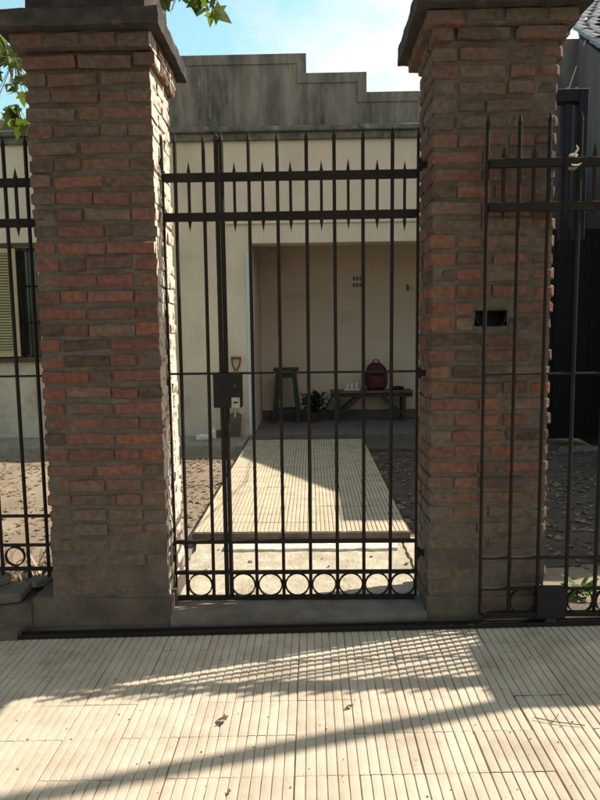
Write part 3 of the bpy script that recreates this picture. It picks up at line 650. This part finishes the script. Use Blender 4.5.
sh = empty('shutter', (-3.875, FY-.03, 0)); sh.parent = house; sh.matrix_parent_inverse = Matrix.Identity(4); sh.location = (-3.875, -.03, 0); sh.rotation_euler = (0, 0, R(12))
MB().box(-.42, -.38, -.018, .018, 1.27, 2.68).box(-.04, 0, -.018, .018, 1.27, 2.68).box(-.38, -.04, -.018, .018, 1.27, 1.33).box(-.38, -.04, -.018, .018, 2.62, 2.68).build('shutter_frame', M['shutter'], sh)
slat = MB().add([(-.38, -.016, -.010), (-.04, -.016, -.010), (-.04, .012, .018), (-.38, .012, .018), (-.38, -.013, -.014), (-.04, -.013, -.014), (-.04, .015, .014), (-.38, .015, .014)],
                [(0, 1, 2, 3), (7, 6, 5, 4), (0, 4, 5, 1), (2, 6, 7, 3), (0, 3, 7, 4), (1, 5, 6, 2)]).mesh('slat', M['shutter'])
z = 1.345
while z < 2.61: mesh_obj('slat', slat, sh, (0, 0, z)); z += .036

# ------------------------------------------------------------------ things on the porch
FZ = .205
st = empty('tall_stool', (-.385, 9.35, FZ)); tag(st, 'tall dark green wooden stool by the porch back wall, left of the plant', 'stool')
MB().box(-.185, .185, -.16, .16, .775, .815, .006).build('seat', M['green_wood'], st)
for sx_ in (-1, 1):
    for sy_ in (-1, 1): MB().tube([(sx_*.115, sy_*.11, .775), (sx_*.185, sy_*.16, 0)], .043, 4).build('leg', M['green_wood'], st)
for z, w_ in ((.18, .168), (.70, .12)):
    for sy_ in (-1, 1): MB().box(-w_, w_, sy_*.14-.012, sy_*.14+.012, z-.025, z+.025).build('rung', M['green_wood'], st)
for sx_ in (-1, 1): MB().box(sx_*.165-.012, sx_*.165+.012, -.13, .13, .16, .21).build('rung', M['green_wood'], st)
bn = empty('wooden_bench', (.88, 9.42, FZ)); tag(bn, 'long wooden trestle bench against the porch back wall carrying a backpack', 'bench')
MB().box(-.60, .62, -.15, .15, .425, .465, .005).build('seat', M['bench_wood'], bn)
MB().box(-.60, .62, -.12, -.09, .365, .424, .002).build('apron_board', M['bench_leg'], bn)
for sx_ in (-1, 1):
    for sy_ in (-1, 1):
        MB().tube([(sx_*.49, sy_*.11, .42), (sx_*.49, sy_*.11, 0)], .040, 4).build('leg', M['bench_leg'], bn)
        MB().tube([(sx_*.46, sy_*.075, .12), (sx_*.13, sy_*.075, .41)], .046, 4).build('brace', M['bench_leg'], bn)
    MB().box(sx_*.49-.02, sx_*.49+.02, -.09, .09, .10, .15).build('stretcher', M['bench_leg'], bn)
bp = empty('backpack', (.965, 9.42, FZ+.465)); tag(bp, 'dark red backpack standing on the middle of the wooden bench', 'backpack')
def soft_box(w_, d_, h_, e=.6, nz=9, n=20, bulge=.05):
    m_ = MB(); prof = []
    v = []; f = []
    for k in range(nz+1):
        t_ = k/nz; z = h_*t_; s_ = 1-(2*abs(t_-.42))**4*.28
        if k == 0: s_ = .80
        if k == nz: s_ = .42
        for q in range(n):
            a_ = 2*math.pi*q/n; c, s2 = math.cos(a_), math.sin(a_)
            x = math.copysign(abs(c)**e, c)*w_/2*s_; y = math.copysign(abs(s2)**e, s2)*d_/2*s_
            d = noise.noise(Vector((x*14, y*14, z*9)))*.012
            v.append((x+d, y+d, z))
    for k in range(nz):
        for q in range(n): f.append((k*n+q, k*n+(q+1) % n, (k+1)*n+(q+1) % n, (k+1)*n+q))
    f.append(tuple(reversed(range(n)))); f.append(tuple(nz*n+q for q in range(n))); m_.add(v, f); return m_
soft_box(.31, .19, .41).build('body', M['maroon'], bp, smooth=True)
o = soft_box(.23, .07, .19).build('front_pocket', M['maroon'], bp, (0, -.10, .03), smooth=True)
o = soft_box(.24, .05, .10).build('upper_pocket', M['maroon'], bp, (0, -.095, .24), smooth=True)
MB().tube([(-.05, -.02, .39), (-.04, -.02, .445), (0, -.02, .455), (.04, -.02, .445), (.05, -.02, .39)], .009, 6).build('carry_handle', M['maroon'], bp)
for s_ in (-1, 1): MB().tube([(s_*.12, -.08, .34), (s_*.165, -.05, .24), (s_*.165, -.04, .12), (s_*.13, -.06, .03)], .012, 6).build('side_strap', M['navy'], bp)
ty = empty('tray', (.60, 9.38, FZ+.465)); tag(ty, 'small white tray on the left end of the wooden bench under three glasses', 'tray')
MB().box(-.125, .125, -.08, .08, .002, .016, .004).build('tray_base', M['white'], ty)
for (x, lab) in ((-.07, 'leftmost of the three small glasses on the white tray'), (.0, 'middle one of the three small glasses on the white tray'), (.07, 'rightmost of the three small glasses on the white tray')):
    g_ = MB().lathe(0, 0, [(.020, .0), (.026, .10), (.023, .10), (.018, .008)], 12).build('drinking_glass', M['drink_glass'], None, (.60+x, 9.38, FZ+.465+.017))
    tag(g_, lab, 'glass', 'glasses on the tray')
sc = soft_box(.18, .12, .055, .9, 5).build('folded_cloth', M['black'], None, (1.30, 9.40, FZ+.467)); tag(sc, 'small crumpled dark cloth on the right end of the wooden bench', 'cloth')
pp = empty('potted_plant', (.02, 9.30, FZ)); tag(pp, 'bushy dark potted plant on the porch floor between stool and bench', 'potted plant')
MB().lathe(0, 0, [(.07, 0), (.10, .15), (.105, .16), (.09, .16), (.085, .13)], 14).build('pot', M['pot'], pp)
def strap_leaf(m_, base, az, L_, droop, w_):
    d = Vector((math.cos(az), math.sin(az), 0)); side = Vector((-d.y, d.x, 0)); pts = []
    for k in range(5):
        t_ = k/4; pts.append((base+d*L_*t_*.8+Vector((0, 0, L_*(t_*1.1-droop*t_*t_))), w_*math.sin(math.pi*(.12+.86*t_))))
    v = []; f = []
    for q, ww in pts: v += [q-side*ww/2, q+side*ww/2]
    for k in range(4): f.append((2*k, 2*k+1, 2*k+3, 2*k+2))
    m_.add(v, f)
rp = random.Random(5)
for k in range(150):
    m_ = MB(); strap_leaf(m_, Vector((rp.gauss(0, .07), rp.gauss(0, .06), rp.uniform(.14, .40))), rp.uniform(0, 6.28), rp.uniform(.09, .22), rp.uniform(.3, 1.5), rp.uniform(.03, .07))
    m_.build('leaf', M['dark_leaf'], pp)
# tools leaning on the house wall
sp_ = empty('spade', (-1.03, 8.18, .17)); tag(sp_, 'garden spade with D handle leaning on the cream wall behind the gate lock', 'spade'); sp_.rotation_euler = (R(-5), R(1.5), 0)
MB().tube([(0, 0, .26), (0, 0, .88)], .017, 8).build('shaft', M['shaft'], sp_)
hd = MB().tube([(0, 0, .86), (-.045, 0, .955), (-.058, 0, 1.045)], [.014, .012, .012], 6).tube([(0, 0, .86), (.045, 0, .955), (.058, 0, 1.045)], [.014, .012, .012], 6).tube([(-.068, 0, 1.05), (.068, 0, 1.05)], .017, 8).build('d_handle', M['handle'], sp_)
MB().prism([(-.075, 0.02), (-.03, .0), (.03, .0), (.075, .02), (.085, .30), (.02, .33), (-.02, .33), (-.085, .30)], -.006, .006).build('blade', M['blade'], sp_)
rk = empty('hoe', (-1.20, 8.17, .17)); tag(rk, 'thin hoe leaning on the cream wall just left of the spade', 'hoe'); rk.rotation_euler = (R(-4), R(1), 0)
MB().tube([(0, 0, .05), (.02, 0, 1.28)], .012, 6).build('shaft', M['plate'], rk)
MB().box(-.07, .07, -.05, -.04, .0, .10).build('blade', M['blade'], rk)
bt = MB().lathe(0, 0, [(.028, 0), (.032, .01), (.032, .10), (.015, .13), (.014, .155)], 10).build('bottle', M['white'], None, (-1.29, 8.05, .168)); tag(bt, 'small white bottle standing on the walkway at the foot of the cream wall', 'bottle')
pl_ = soft_box(.20, .14, .08, 1, 5).build('crumpled_bag', M['white'], None, (-1.42, 7.98, .166)); tag(pl_, 'crumpled white bag lying on the walkway left of the white bottle', 'bag')

# ------------------------------------------------------------------ neighbour on the right
nb = empty('neighbour_house', (4.4, 9, 0)); tag(nb, 'grey rendered neighbouring house with tiled roof rising behind the right pillar', 'house')
NB0 = (-4.4, -9, 0)
# side wall under the rake, from the street side to the back
sw = MB(); P = [(3.82, 7.6, 4.36), (3.97, 8.94, 5.22), (4.08, 10.0, 5.92)]
v = []; f = []
for (x, y, z) in P: v += [(x, y, -.1), (x, y, z), (x+.2, y, z), (x+.2, y, -.1)]
for k in range(2):
    for q in range(4): f.append((4*k+q, 4*k+(q+1) % 4, 4*k+4+(q+1) % 4, 4*k+4+q))
f += [(3, 2, 1, 0), (8, 9, 10, 11)]; sw.add(v, f)
sw.box(2.9, 4.2, 10.001, 10.2, -.1, 5.9)
sw.box(3.98, 5.19, 7.4, 7.6, -.1, 4.3)
sw.build('side_wall', M['ngrey'], nb, NB0)
prof = [(5.8, -.1), (5.8, 5.95), (6.63, 5.95), (8.56, 7.15), (9.2, 7.2), (10.5, 6.4), (10.5, -.1)]
v = [(5.2, y, z) for y, z in prof]+[(9, y, z) for y, z in prof]; n = len(prof)
MB().add(v, [tuple(range(n)), tuple(reversed(range(n, 2*n)))]+[(i, i+n, (i+1) % n+n, (i+1) % n) for i in range(n)]).build('upper_storey', M['ngrey'], nb, NB0)
def roofz(y): return 6.0+.65*(y-10)
def rake_x(y): return 3.78+(y-7.5)*.115 if y < 10 else 4.05+(y-10)*.52
under = MB().add([(rake_x(7.5)+.02, 7.5, roofz(7.5)-.06), (rake_x(10)+.02, 10, roofz(10)-.06), (rake_x(14.4)+.02, 14.4, roofz(14.4)-.06), (9, 14.4, roofz(14.4)-.06), (9, 10.55, roofz(10.55)-.06), (5.19, 10.55, roofz(10.55)-.06), (5.19, 7.5, roofz(7.5)-.06)], [(0, 1, 2, 3, 4, 5, 6)])
rf = under.build('roof', M['rooftile'], nb, NB0)
def barrel(w_, L_):
    v = []; f = []; n = 5
    for (y, z, k) in ((0, 0, 1), (L_, L_*.65-.015, .85)):
        for q in range(n+1):
            a_ = math.pi*q/n; v.append((-math.cos(a_)*w_/2*k, y, z+math.sin(a_)*w_*.42*k))
        for q in range(n+1):
            a_ = math.pi*q/n; v.append((-math.cos(a_)*(w_/2-.012)*k, y, z+math.sin(a_)*(w_*.42-.012)*k))
    for q in range(n): f += [(q, q+1, 2*(n+1)+q+1, 2*(n+1)+q), (q+1, q, n+1+q, n+2+q)]
    m_ = MB(); m_.add(v, f); return m_.mesh('roof_tile', M['rooftile'])
bt_ = barrel(.20, .36)
nt_ = 0; farroof = MB(); y = 7.5
while y < 14.2:
    x = rake_x(y)+.10
    lim = 5.10 if y < 10.4 else 8.5
    while x < lim:
        if 8.4 < y < 12.3 and x < 4.95+max(0, (y-10))*.45 and nt_ < 290:
            o = mesh_obj('roof_tile', bt_, rf, (x, y, roofz(y)+rnd.uniform(-.005, .01))); o.rotation_euler = (0, 0, rnd.gauss(0, .02)); nt_ += 1
        else: farroof.add([(v.co.x+x, v.co.y+y, v.co.z+roofz(y)) for v in bt_.vertices], [tuple(q.vertices) for q in bt_.polygons])
        x += .205
    y += .30
o = farroof.build('roof_tiles_far', M['rooftile'], rf); o['kind'] = 'stuff'
sheet = empty('sheet_gate', (3.78, 8.46, 0)); tag(sheet, 'tall black sheet metal gate at the end of the driveway beside the grey wall', 'gate')
for k in range(5): MB().box(-.775+.235*k, -.545+.235*k, -.015, .015, .06, 2.83, .004).build('sheet_panel', M['black'], sheet)
MB().box(-.775, .40, .016, .05, 2.76, 2.85).box(-.775, .40, .016, .05, .06, .12).build('frame', M['iron'], sheet)
bwl = MB().box(4.24, 4.40, 4.35, 7.39, -.1, 3.45).build('boundary_wall', M['ngrey']); tag(bwl, 'grey rendered boundary wall along the right side of the driveway', 'wall')
# cable between neighbour wall and pillar
MB_ = MB().tube([(1.17, 3.45, 2.74), (2.6, 6.6, 3.9), (4.02, 9.6, 5.72)], .006, 5).build('overhead_cable', M['iron']); tag(MB_, 'thin dark cable running from the right pillar to the neighbouring roof', 'cable')
ms_ = MB().tube([(4.30, 3.30, -.1), (4.30, 3.30, 8.2)], .042, 10).build('service_mast', M['plate']); tag(ms_, 'tall slim steel mast beyond the sliding gate that shades the sidewalk', 'mast')

# ------------------------------------------------------------------ tree
lobes = [(0, 0), (-.18, .05), (-.46, .02), (-.34, .24), (-.56, .46), (-.27, .46), (-.20, .66), (0, 1.0), (.20, .66), (.27, .46), (.56, .46), (.34, .24), (.46, .02), (.18, .05)]
def leaf_verts(sz, fold=.18, curl=.15):
    v = []
    for x, y in lobes: v.append((x*sz, y*sz, abs(x)*sz*fold-y*y*sz*curl))
    v.append((0, .4*sz, -.16*sz*curl))
    return v, [(14, i, (i+1) % 14) for i in range(14)]
def leaf_mesh(sz, m, f1, f2, name='leaf'):
    v, f = leaf_verts(sz, f1, f2); me = bpy.data.meshes.new(name); me.from_pydata(v, [], f); me.materials.append(m)
    return me
lm = [leaf_mesh(.17, M['leaf'], a_, b_) for a_, b_ in ((.2, .2), (.35, .4), (-.1, .3), (.5, .1))]
tree = empty('plane_tree', (-3.6, 5.3, 0)); tag(tree, 'plane tree with broad lobed leaves hanging behind and above the left pillar', 'tree')
T0 = Vector((-3.6, 5.3, 0)); rt = random.Random(9)
MB().tube([(0, 0, -.1), (.05, .03, 1.2), (.0, .05, 2.6), (.12, 0, 3.8), (.3, -.05, 5.2), (.4, 0, 6.6)], [.16, .13, .12, .11, .07, .03], 12).build('trunk', M['bark'], tree, smooth=True)
def branch(pts, r0):
    MB().tube([Vector(q)-T0 for q in pts], [r0*(1-.8*k/(len(pts)-1)) for k in range(len(pts))], 7).build('limb', M['bark'], tree, smooth=True)
branch([(-3.5, 5.3, 3.7), (-2.7, 5.2, 4.25), (-1.9, 5.1, 4.42), (-1.25, 5.0, 4.40), (-.85, 5.0, 4.22)], .045)
branch([(-3.5, 5.3, 3.3), (-2.8, 4.9, 3.75), (-2.35, 4.5, 3.75), (-2.02, 4.3, 3.55), (-1.93, 4.22, 3.2)], .035)
branch([(-1.9, 5.1, 4.42), (-1.3, 5.1, 4.6), (-.7, 5.0, 4.55)], .02)
for a_ in range(7):
    an = a_*.9+.3; branch([(-3.4, 5.3, 4.2+.25*a_), (-3.4+.9*math.cos(an), 5.3+.9*math.sin(an), 4.9+.25*a_), (-3.4+1.7*math.cos(an), 5.3+1.7*math.sin(an), 5.1+.25*a_)], .05)
def put_leaf(q, me, droop, k_=1):
    o = mesh_obj('leaf', me, tree, Vector(q)-T0)
    o.rotation_euler = (R(-90)+rt.gauss(0, .5)+droop, rt.gauss(0, .5), rt.uniform(0, 6.28)); s_ = rt.uniform(.5, 1.12)*k_; o.scale = (s_, s_, s_)
    return o
twig = MB()
def cluster(c, r, n, droop=0, k_=1):
    for k in range(n):
        q = Vector(c)+Vector((rt.uniform(-1, 1)*r[0], rt.uniform(-1, 1)*r[1], rt.uniform(-1, 1)*r[2]))
        put_leaf(q, rt.choice(lm), droop, k_)
        twig.tube([q-T0, Vector(c)-T0+Vector((0, 0, r[2]*.8))], .0025, 4, False)
cluster((-1.06, 5.0, 4.14), (.16, .16, .10), 20)
cluster((-1.20, 5.02, 3.99), (.07, .12, .08), 9)
cluster((-.80, 5.0, 4.10), (.09, .12, .07), 9)
cluster((-.70, 5.0, 4.00), (.04, .06, .05), 3)
cluster((-1.92, 4.25, 3.20), (.12, .10, .16), 26, 0, .55)
cluster((-1.90, 4.2, 2.97), (.07, .08, .06), 12, 0, .7)
cluster((-2.1, 4.4, 3.5), (.2, .2, .15), 12)
cluster((-2.4, 4.6, 3.75), (.3, .3, .2), 14)
cluster((-1.7, 5.1, 4.45), (.4, .3, .15), 34)
cluster((-1.0, 5.0, 4.55), (.35, .25, .15), 30)
o = twig.build('twigs', M['bark'], tree); o['kind'] = 'stuff'
lv = MB()
for k in range(3600):
    a_ = rt.uniform(0, 6.28); b_ = math.acos(rt.uniform(-1, 1)); rr = 2.3*rt.random()**.45
    q = Vector((.25+rr*math.sin(b_)*math.cos(a_)*1.0, rr*math.sin(b_)*math.sin(a_), 6.3+rr*.8*math.cos(b_)))
    if noise.noise(q*1.1) < -.08: continue
    v, f = leaf_verts(rt.uniform(.11, .18)); mt = Matrix.Translation(q) @ Matrix.Rotation(rt.uniform(0, 6.28), 4, 'Z') @ Matrix.Rotation(R(-60)+rt.gauss(0, .6), 4, 'X')
    lv.add([mt @ Vector(x) for x in v], f)
me = bpy.data.meshes.new('crown'); me.from_pydata(lv.v, [], lv.f); me.materials.append(M['leaf'])
o = mesh_obj('crown', me, tree); o['kind'] = 'stuff'

# trees added out of view behind the viewer to dim the sky light
def sky_block_tree(x, y, r, lab, seed):
    rt_ = random.Random(seed); root = empty('sky_block_tree', (x, y, 0)); tag(root, lab, 'tree')
    MB().tube([(0, 0, -.1), (.04, .03, 1.6), (.0, .05, 3.2), (.1, 0, 4.6), (.15, 0, 6.0)], [.17, .14, .13, .10, .04], 12).build('trunk', M['bark'], root, smooth=True)
    for a_ in range(7):
        an = a_*.9; MB().tube([(.0, 0, 3.0+.3*a_), (r*.4*math.cos(an), r*.4*math.sin(an), 4.0+.3*a_), (r*.8*math.cos(an), r*.8*math.sin(an), 4.6+.3*a_)], [.07, .045, .015], 7).build('limb', M['bark'], root, smooth=True)
    lv = MB()
    for k in range(5200):
        a_ = rt_.uniform(0, 6.28); b_ = math.acos(rt_.uniform(-1, 1)); rr = r*rt_.random()**.42
        q = Vector((rr*math.sin(b_)*math.cos(a_), rr*math.sin(b_)*math.sin(a_), 6.0+rr*.75*math.cos(b_)))
        if noise.noise(q*.9+Vector((seed, 0, 0))) < -.15: continue
        v, f = leaf_verts(rt_.uniform(.15, .26)); mt = Matrix.Translation(q) @ Matrix.Rotation(rt_.uniform(0, 6.28), 4, 'Z') @ Matrix.Rotation(R(-40)+rt_.gauss(0, .5), 4, 'X')
        lv.add([mt @ Vector(x_) for x_ in v], f)
    me = bpy.data.meshes.new('crown'); me.from_pydata(lv.v, [], lv.f); me.materials.append(M['leaf'])
    o = mesh_obj('crown', me, root); o['kind'] = 'stuff'
sky_block_tree(-2.6, -1.0, 3.1, 'unseen tree added behind the viewer to block sky light, to the left', 31)
sky_block_tree(4.8, -1.1, 3.0, 'unseen tree added behind the viewer to block sky light, to the right', 37)

# ------------------------------------------------------------------ litter, stones, weeds
rs = random.Random(77)
def ground_z(x, y):
    q = Vector((x, y, .045)); return .045+noise.noise_vector(q*3+Vector((31, 0, 0))).z*.018
dl = leaf_mesh(1, M['dry_leaf'], .4, .3)
lit = MB()
for k in range(5200):
    if k < 2300: x, y = rs.uniform(-4.2, -1.2), rs.uniform(3.5, 7.4)
    elif k < 4200: x, y = rs.uniform(.72, 4.1), rs.uniform(3.6, 8.0)
    else: x, y = rs.uniform(-1.8, -.86), rs.uniform(3.6, 7.4)
    if noise.noise(Vector((x*1.3, y*1.3, 4))) < rs.uniform(-.5, .25): continue
    s_ = rs.uniform(.02, .060); mt = Matrix.Translation((x, y, ground_z(x, y)+(.015 if x > .7 else .008))) @ Matrix.Rotation(rs.uniform(0, 6.28), 4, 'Z') @ Matrix.Rotation(rs.gauss(0, .28), 4, 'X')
    lit.add([mt @ (v.co*s_) for v in dl.vertices], [tuple(q.vertices) for q in dl.polygons])
me = bpy.data.meshes.new('litter'); me.from_pydata(lit.v, [], lit.f); me.materials.append(M['dry_leaf'])
tag(mesh_obj('leaf_litter', me), 'dry brown leaves scattered over the dirt yard', 'leaf litter', kind='stuff')
def pebble(m_, x, y, z, s_, rnd_):
    ps = [Vector((rnd_.gauss(0, 1), rnd_.gauss(0, 1), rnd_.gauss(0, .7))).normalized()*s_*rnd_.uniform(.7, 1.2) for _ in range(9)]
    bm = bmesh.new(); vs = [bm.verts.new(q) for q in ps]; r_ = bmesh.ops.convex_hull(bm, input=vs)
    bm.verts.index_update(); bm.verts.ensure_lookup_table()
    m_.add([(v.co.x+x, v.co.y+y, v.co.z*.6+z) for v in bm.verts], [[v.index for v in f.verts] for f in bm.faces]); bm.free()
pb = MB()
for k in range(900):
    x, y = rs.uniform(-4.2, 2.6), rs.uniform(3.5, 7.4)
    if -.84 < x < .68 and y > 4.2: continue
    z = .078 if (-.8 < x < .6) else ground_z(x, y)
    if -.8 < x < .6 and rs.random() < .45: continue
    pebble(pb, x, y, z, rs.uniform(.004, .022)*(1 if rs.random() < .93 else 1.9), rs)
tag(pb.build('yard_pebbles', M['stone']), 'small stones and clods strewn on the yard dirt', 'pebbles', kind='stuff')
gr = MB()
for k in range(420):
    x, y = rs.uniform(-1.9, 1.9), rs.uniform(1.7, 2.96); pebble(gr, x, y, .018+.022*x+.001, rs.choice((.0015, .002, .003, .0045)), rs)
tag(gr.build('sidewalk_grit', M['twig']), 'fine dark grit scattered on the sidewalk tiles', 'grit', kind='stuff')
# broken slabs on the low base wall
def slab(pts, z0, h, rz, tilt, lab, loc):
    bm = bmesh.new(); vs = [bm.verts.new((x, y, 0)) for x, y in pts]; fc = bm.faces.new(vs); r_ = bmesh.ops.extrude_face_region(bm, geom=[fc])
    for v in r_['geom']:
        if isinstance(v, bmesh.types.BMVert): v.co.z += h
    bmesh.ops.bevel(bm, geom=bm.edges[:], offset=.008, segments=1, affect='EDGES')
    for v in bm.verts: v.co += noise.noise_vector(v.co*25)*.008
    bmesh.ops.recalc_face_normals(bm, faces=bm.faces[:])
    me = bpy.data.meshes.new('stone'); bm.to_mesh(me); bm.free(); o = mesh_obj('broken_slab', me, m=M['stone']); o.location = loc; o.rotation_euler = (*tilt, rz)
    tag(o, lab, 'stone', 'broken slabs on the base wall'); return o
slab([(-.11, -.07), (.10, -.09), (.13, .05), (-.02, .10), (-.12, .06)], 0, .05, .2, (.12, -.06), 'flat broken concrete slab on the base wall nearest the left pillar', (-1.66, 3.20, .122))
slab([(-.09, -.06), (.07, -.07), (.10, .04), (-.04, .08)], 0, .045, 1.1, (-.1, .2), 'smaller tilted broken slab resting against the pillar foot on the base wall', (-1.53, 3.33, .13))
slab([(-.12, -.08), (.08, -.06), (.11, .07), (-.09, .09)], 0, .055, -.5, (.05, .1), 'broken slab at the left edge of view on the base wall', (-1.93, 3.24, .122))
slab([(-.07, -.05), (.06, -.06), (.05, .06), (-.06, .05)], 0, .04, .7, (.1, -.2), 'small broken slab lying on top of the flat slab on the base wall', (-1.73, 3.26, .175))
# rubble edging behind the fence (sunlit)
for (x, y, s_, lab) in ((-1.62, 3.62, .055, 'largest rubble stone just behind the fence bars next to the left pillar'), (-1.50, 3.70, .045, 'rubble stone half hidden by the left edge of the left pillar'),
        (-1.75, 3.75, .05, 'rubble stone behind the second ring of the left iron fence'), (-1.88, 3.66, .06, 'rubble stone lowest at the left edge of view behind the fence'),
        (-1.56, 3.88, .04, 'small rubble stone behind the dry weed nearest the left pillar'), (-2.05, 3.8, .05, 'rubble stone beside the dry weed at the left edge of view'),
        (-1.70, 3.98, .035, 'smallest rubble stone, farthest back in the dirt behind the left fence'), (-2.2, 3.68, .055, 'rubble stone leftmost of the row behind the left fence')):
    m_ = MB(); pebble(m_, 0, 0, 0, s_, rs)
    o = m_.build('rubble_stone', M['stone'], None, (x, y, .07)); tag(o, lab, 'stone', 'rubble stones behind the fence')
def weed(name, loc, n, hgt, spread, m, label, seed, w_=.02):
    root = empty(name, loc); tag(root, label, 'weed'); rw = random.Random(seed)
    for k in range(n):
        m_ = MB(); strap_leaf(m_, Vector((rw.uniform(-.5, .5)*spread, rw.uniform(-.5, .5)*spread, 0)), rw.uniform(0, 6.28), hgt*rw.uniform(.5, 1.1), rw.uniform(.2, 1.0), w_*rw.uniform(.6, 1.3)); m_.build('leaf', m, root)
weed('weed', (1.46, 3.36, .06), 30, .13, .10, M['weed'], 'small bright green weed growing behind the sliding gate', 3, .035)
weed('dry_weed', (-1.60, 3.62, .05), 95, .26, .34, M['dry_leaf'], 'straggly dry weed behind the iron fence nearest the left pillar', 4, .014)
weed('dry_weed', (-1.98, 3.66, .05), 80, .22, .36, M['dry_leaf'], 'straggly dry weed behind the iron fence at the left edge of view', 5, .014)
weed('weed', (.78, 4.18, .05), 16, .05, .10, M['weed'], 'tiny green weed at the front right corner of the garden path', 6, .014)
def dry(loc, lab, s_, rz):
    o = mesh_obj('dry_leaf', leaf_mesh(s_, M['twig'], .5, .5, 'dry_leaf'), None, loc); o.rotation_euler = (.2, .1, rz); tag(o, lab, 'leaf', 'fallen leaves on the sidewalk')
dry((-.345, 2.27, .022), 'curled dark leaf on the sidewalk left of centre', .045, 1.3)
dry((.14, 2.34, .03), 'small curled leaf on the sidewalk right of centre', .03, .3)
dry((-.28, 1.90, .018), 'pale bit of leaf in the joint beside the worn corner of the tile', .02, 2.3)
tw = MB().tube([(.83, 2.25, .045), (.90, 2.22, .047), (1.0, 2.20, .046)], .002, 5).tube([(.89, 2.222, .047), (.93, 2.27, .046)], .0015, 5).build('twig', M['twig']); tag(tw, 'thin dry twig lying on the sunlit sidewalk at right', 'twig')
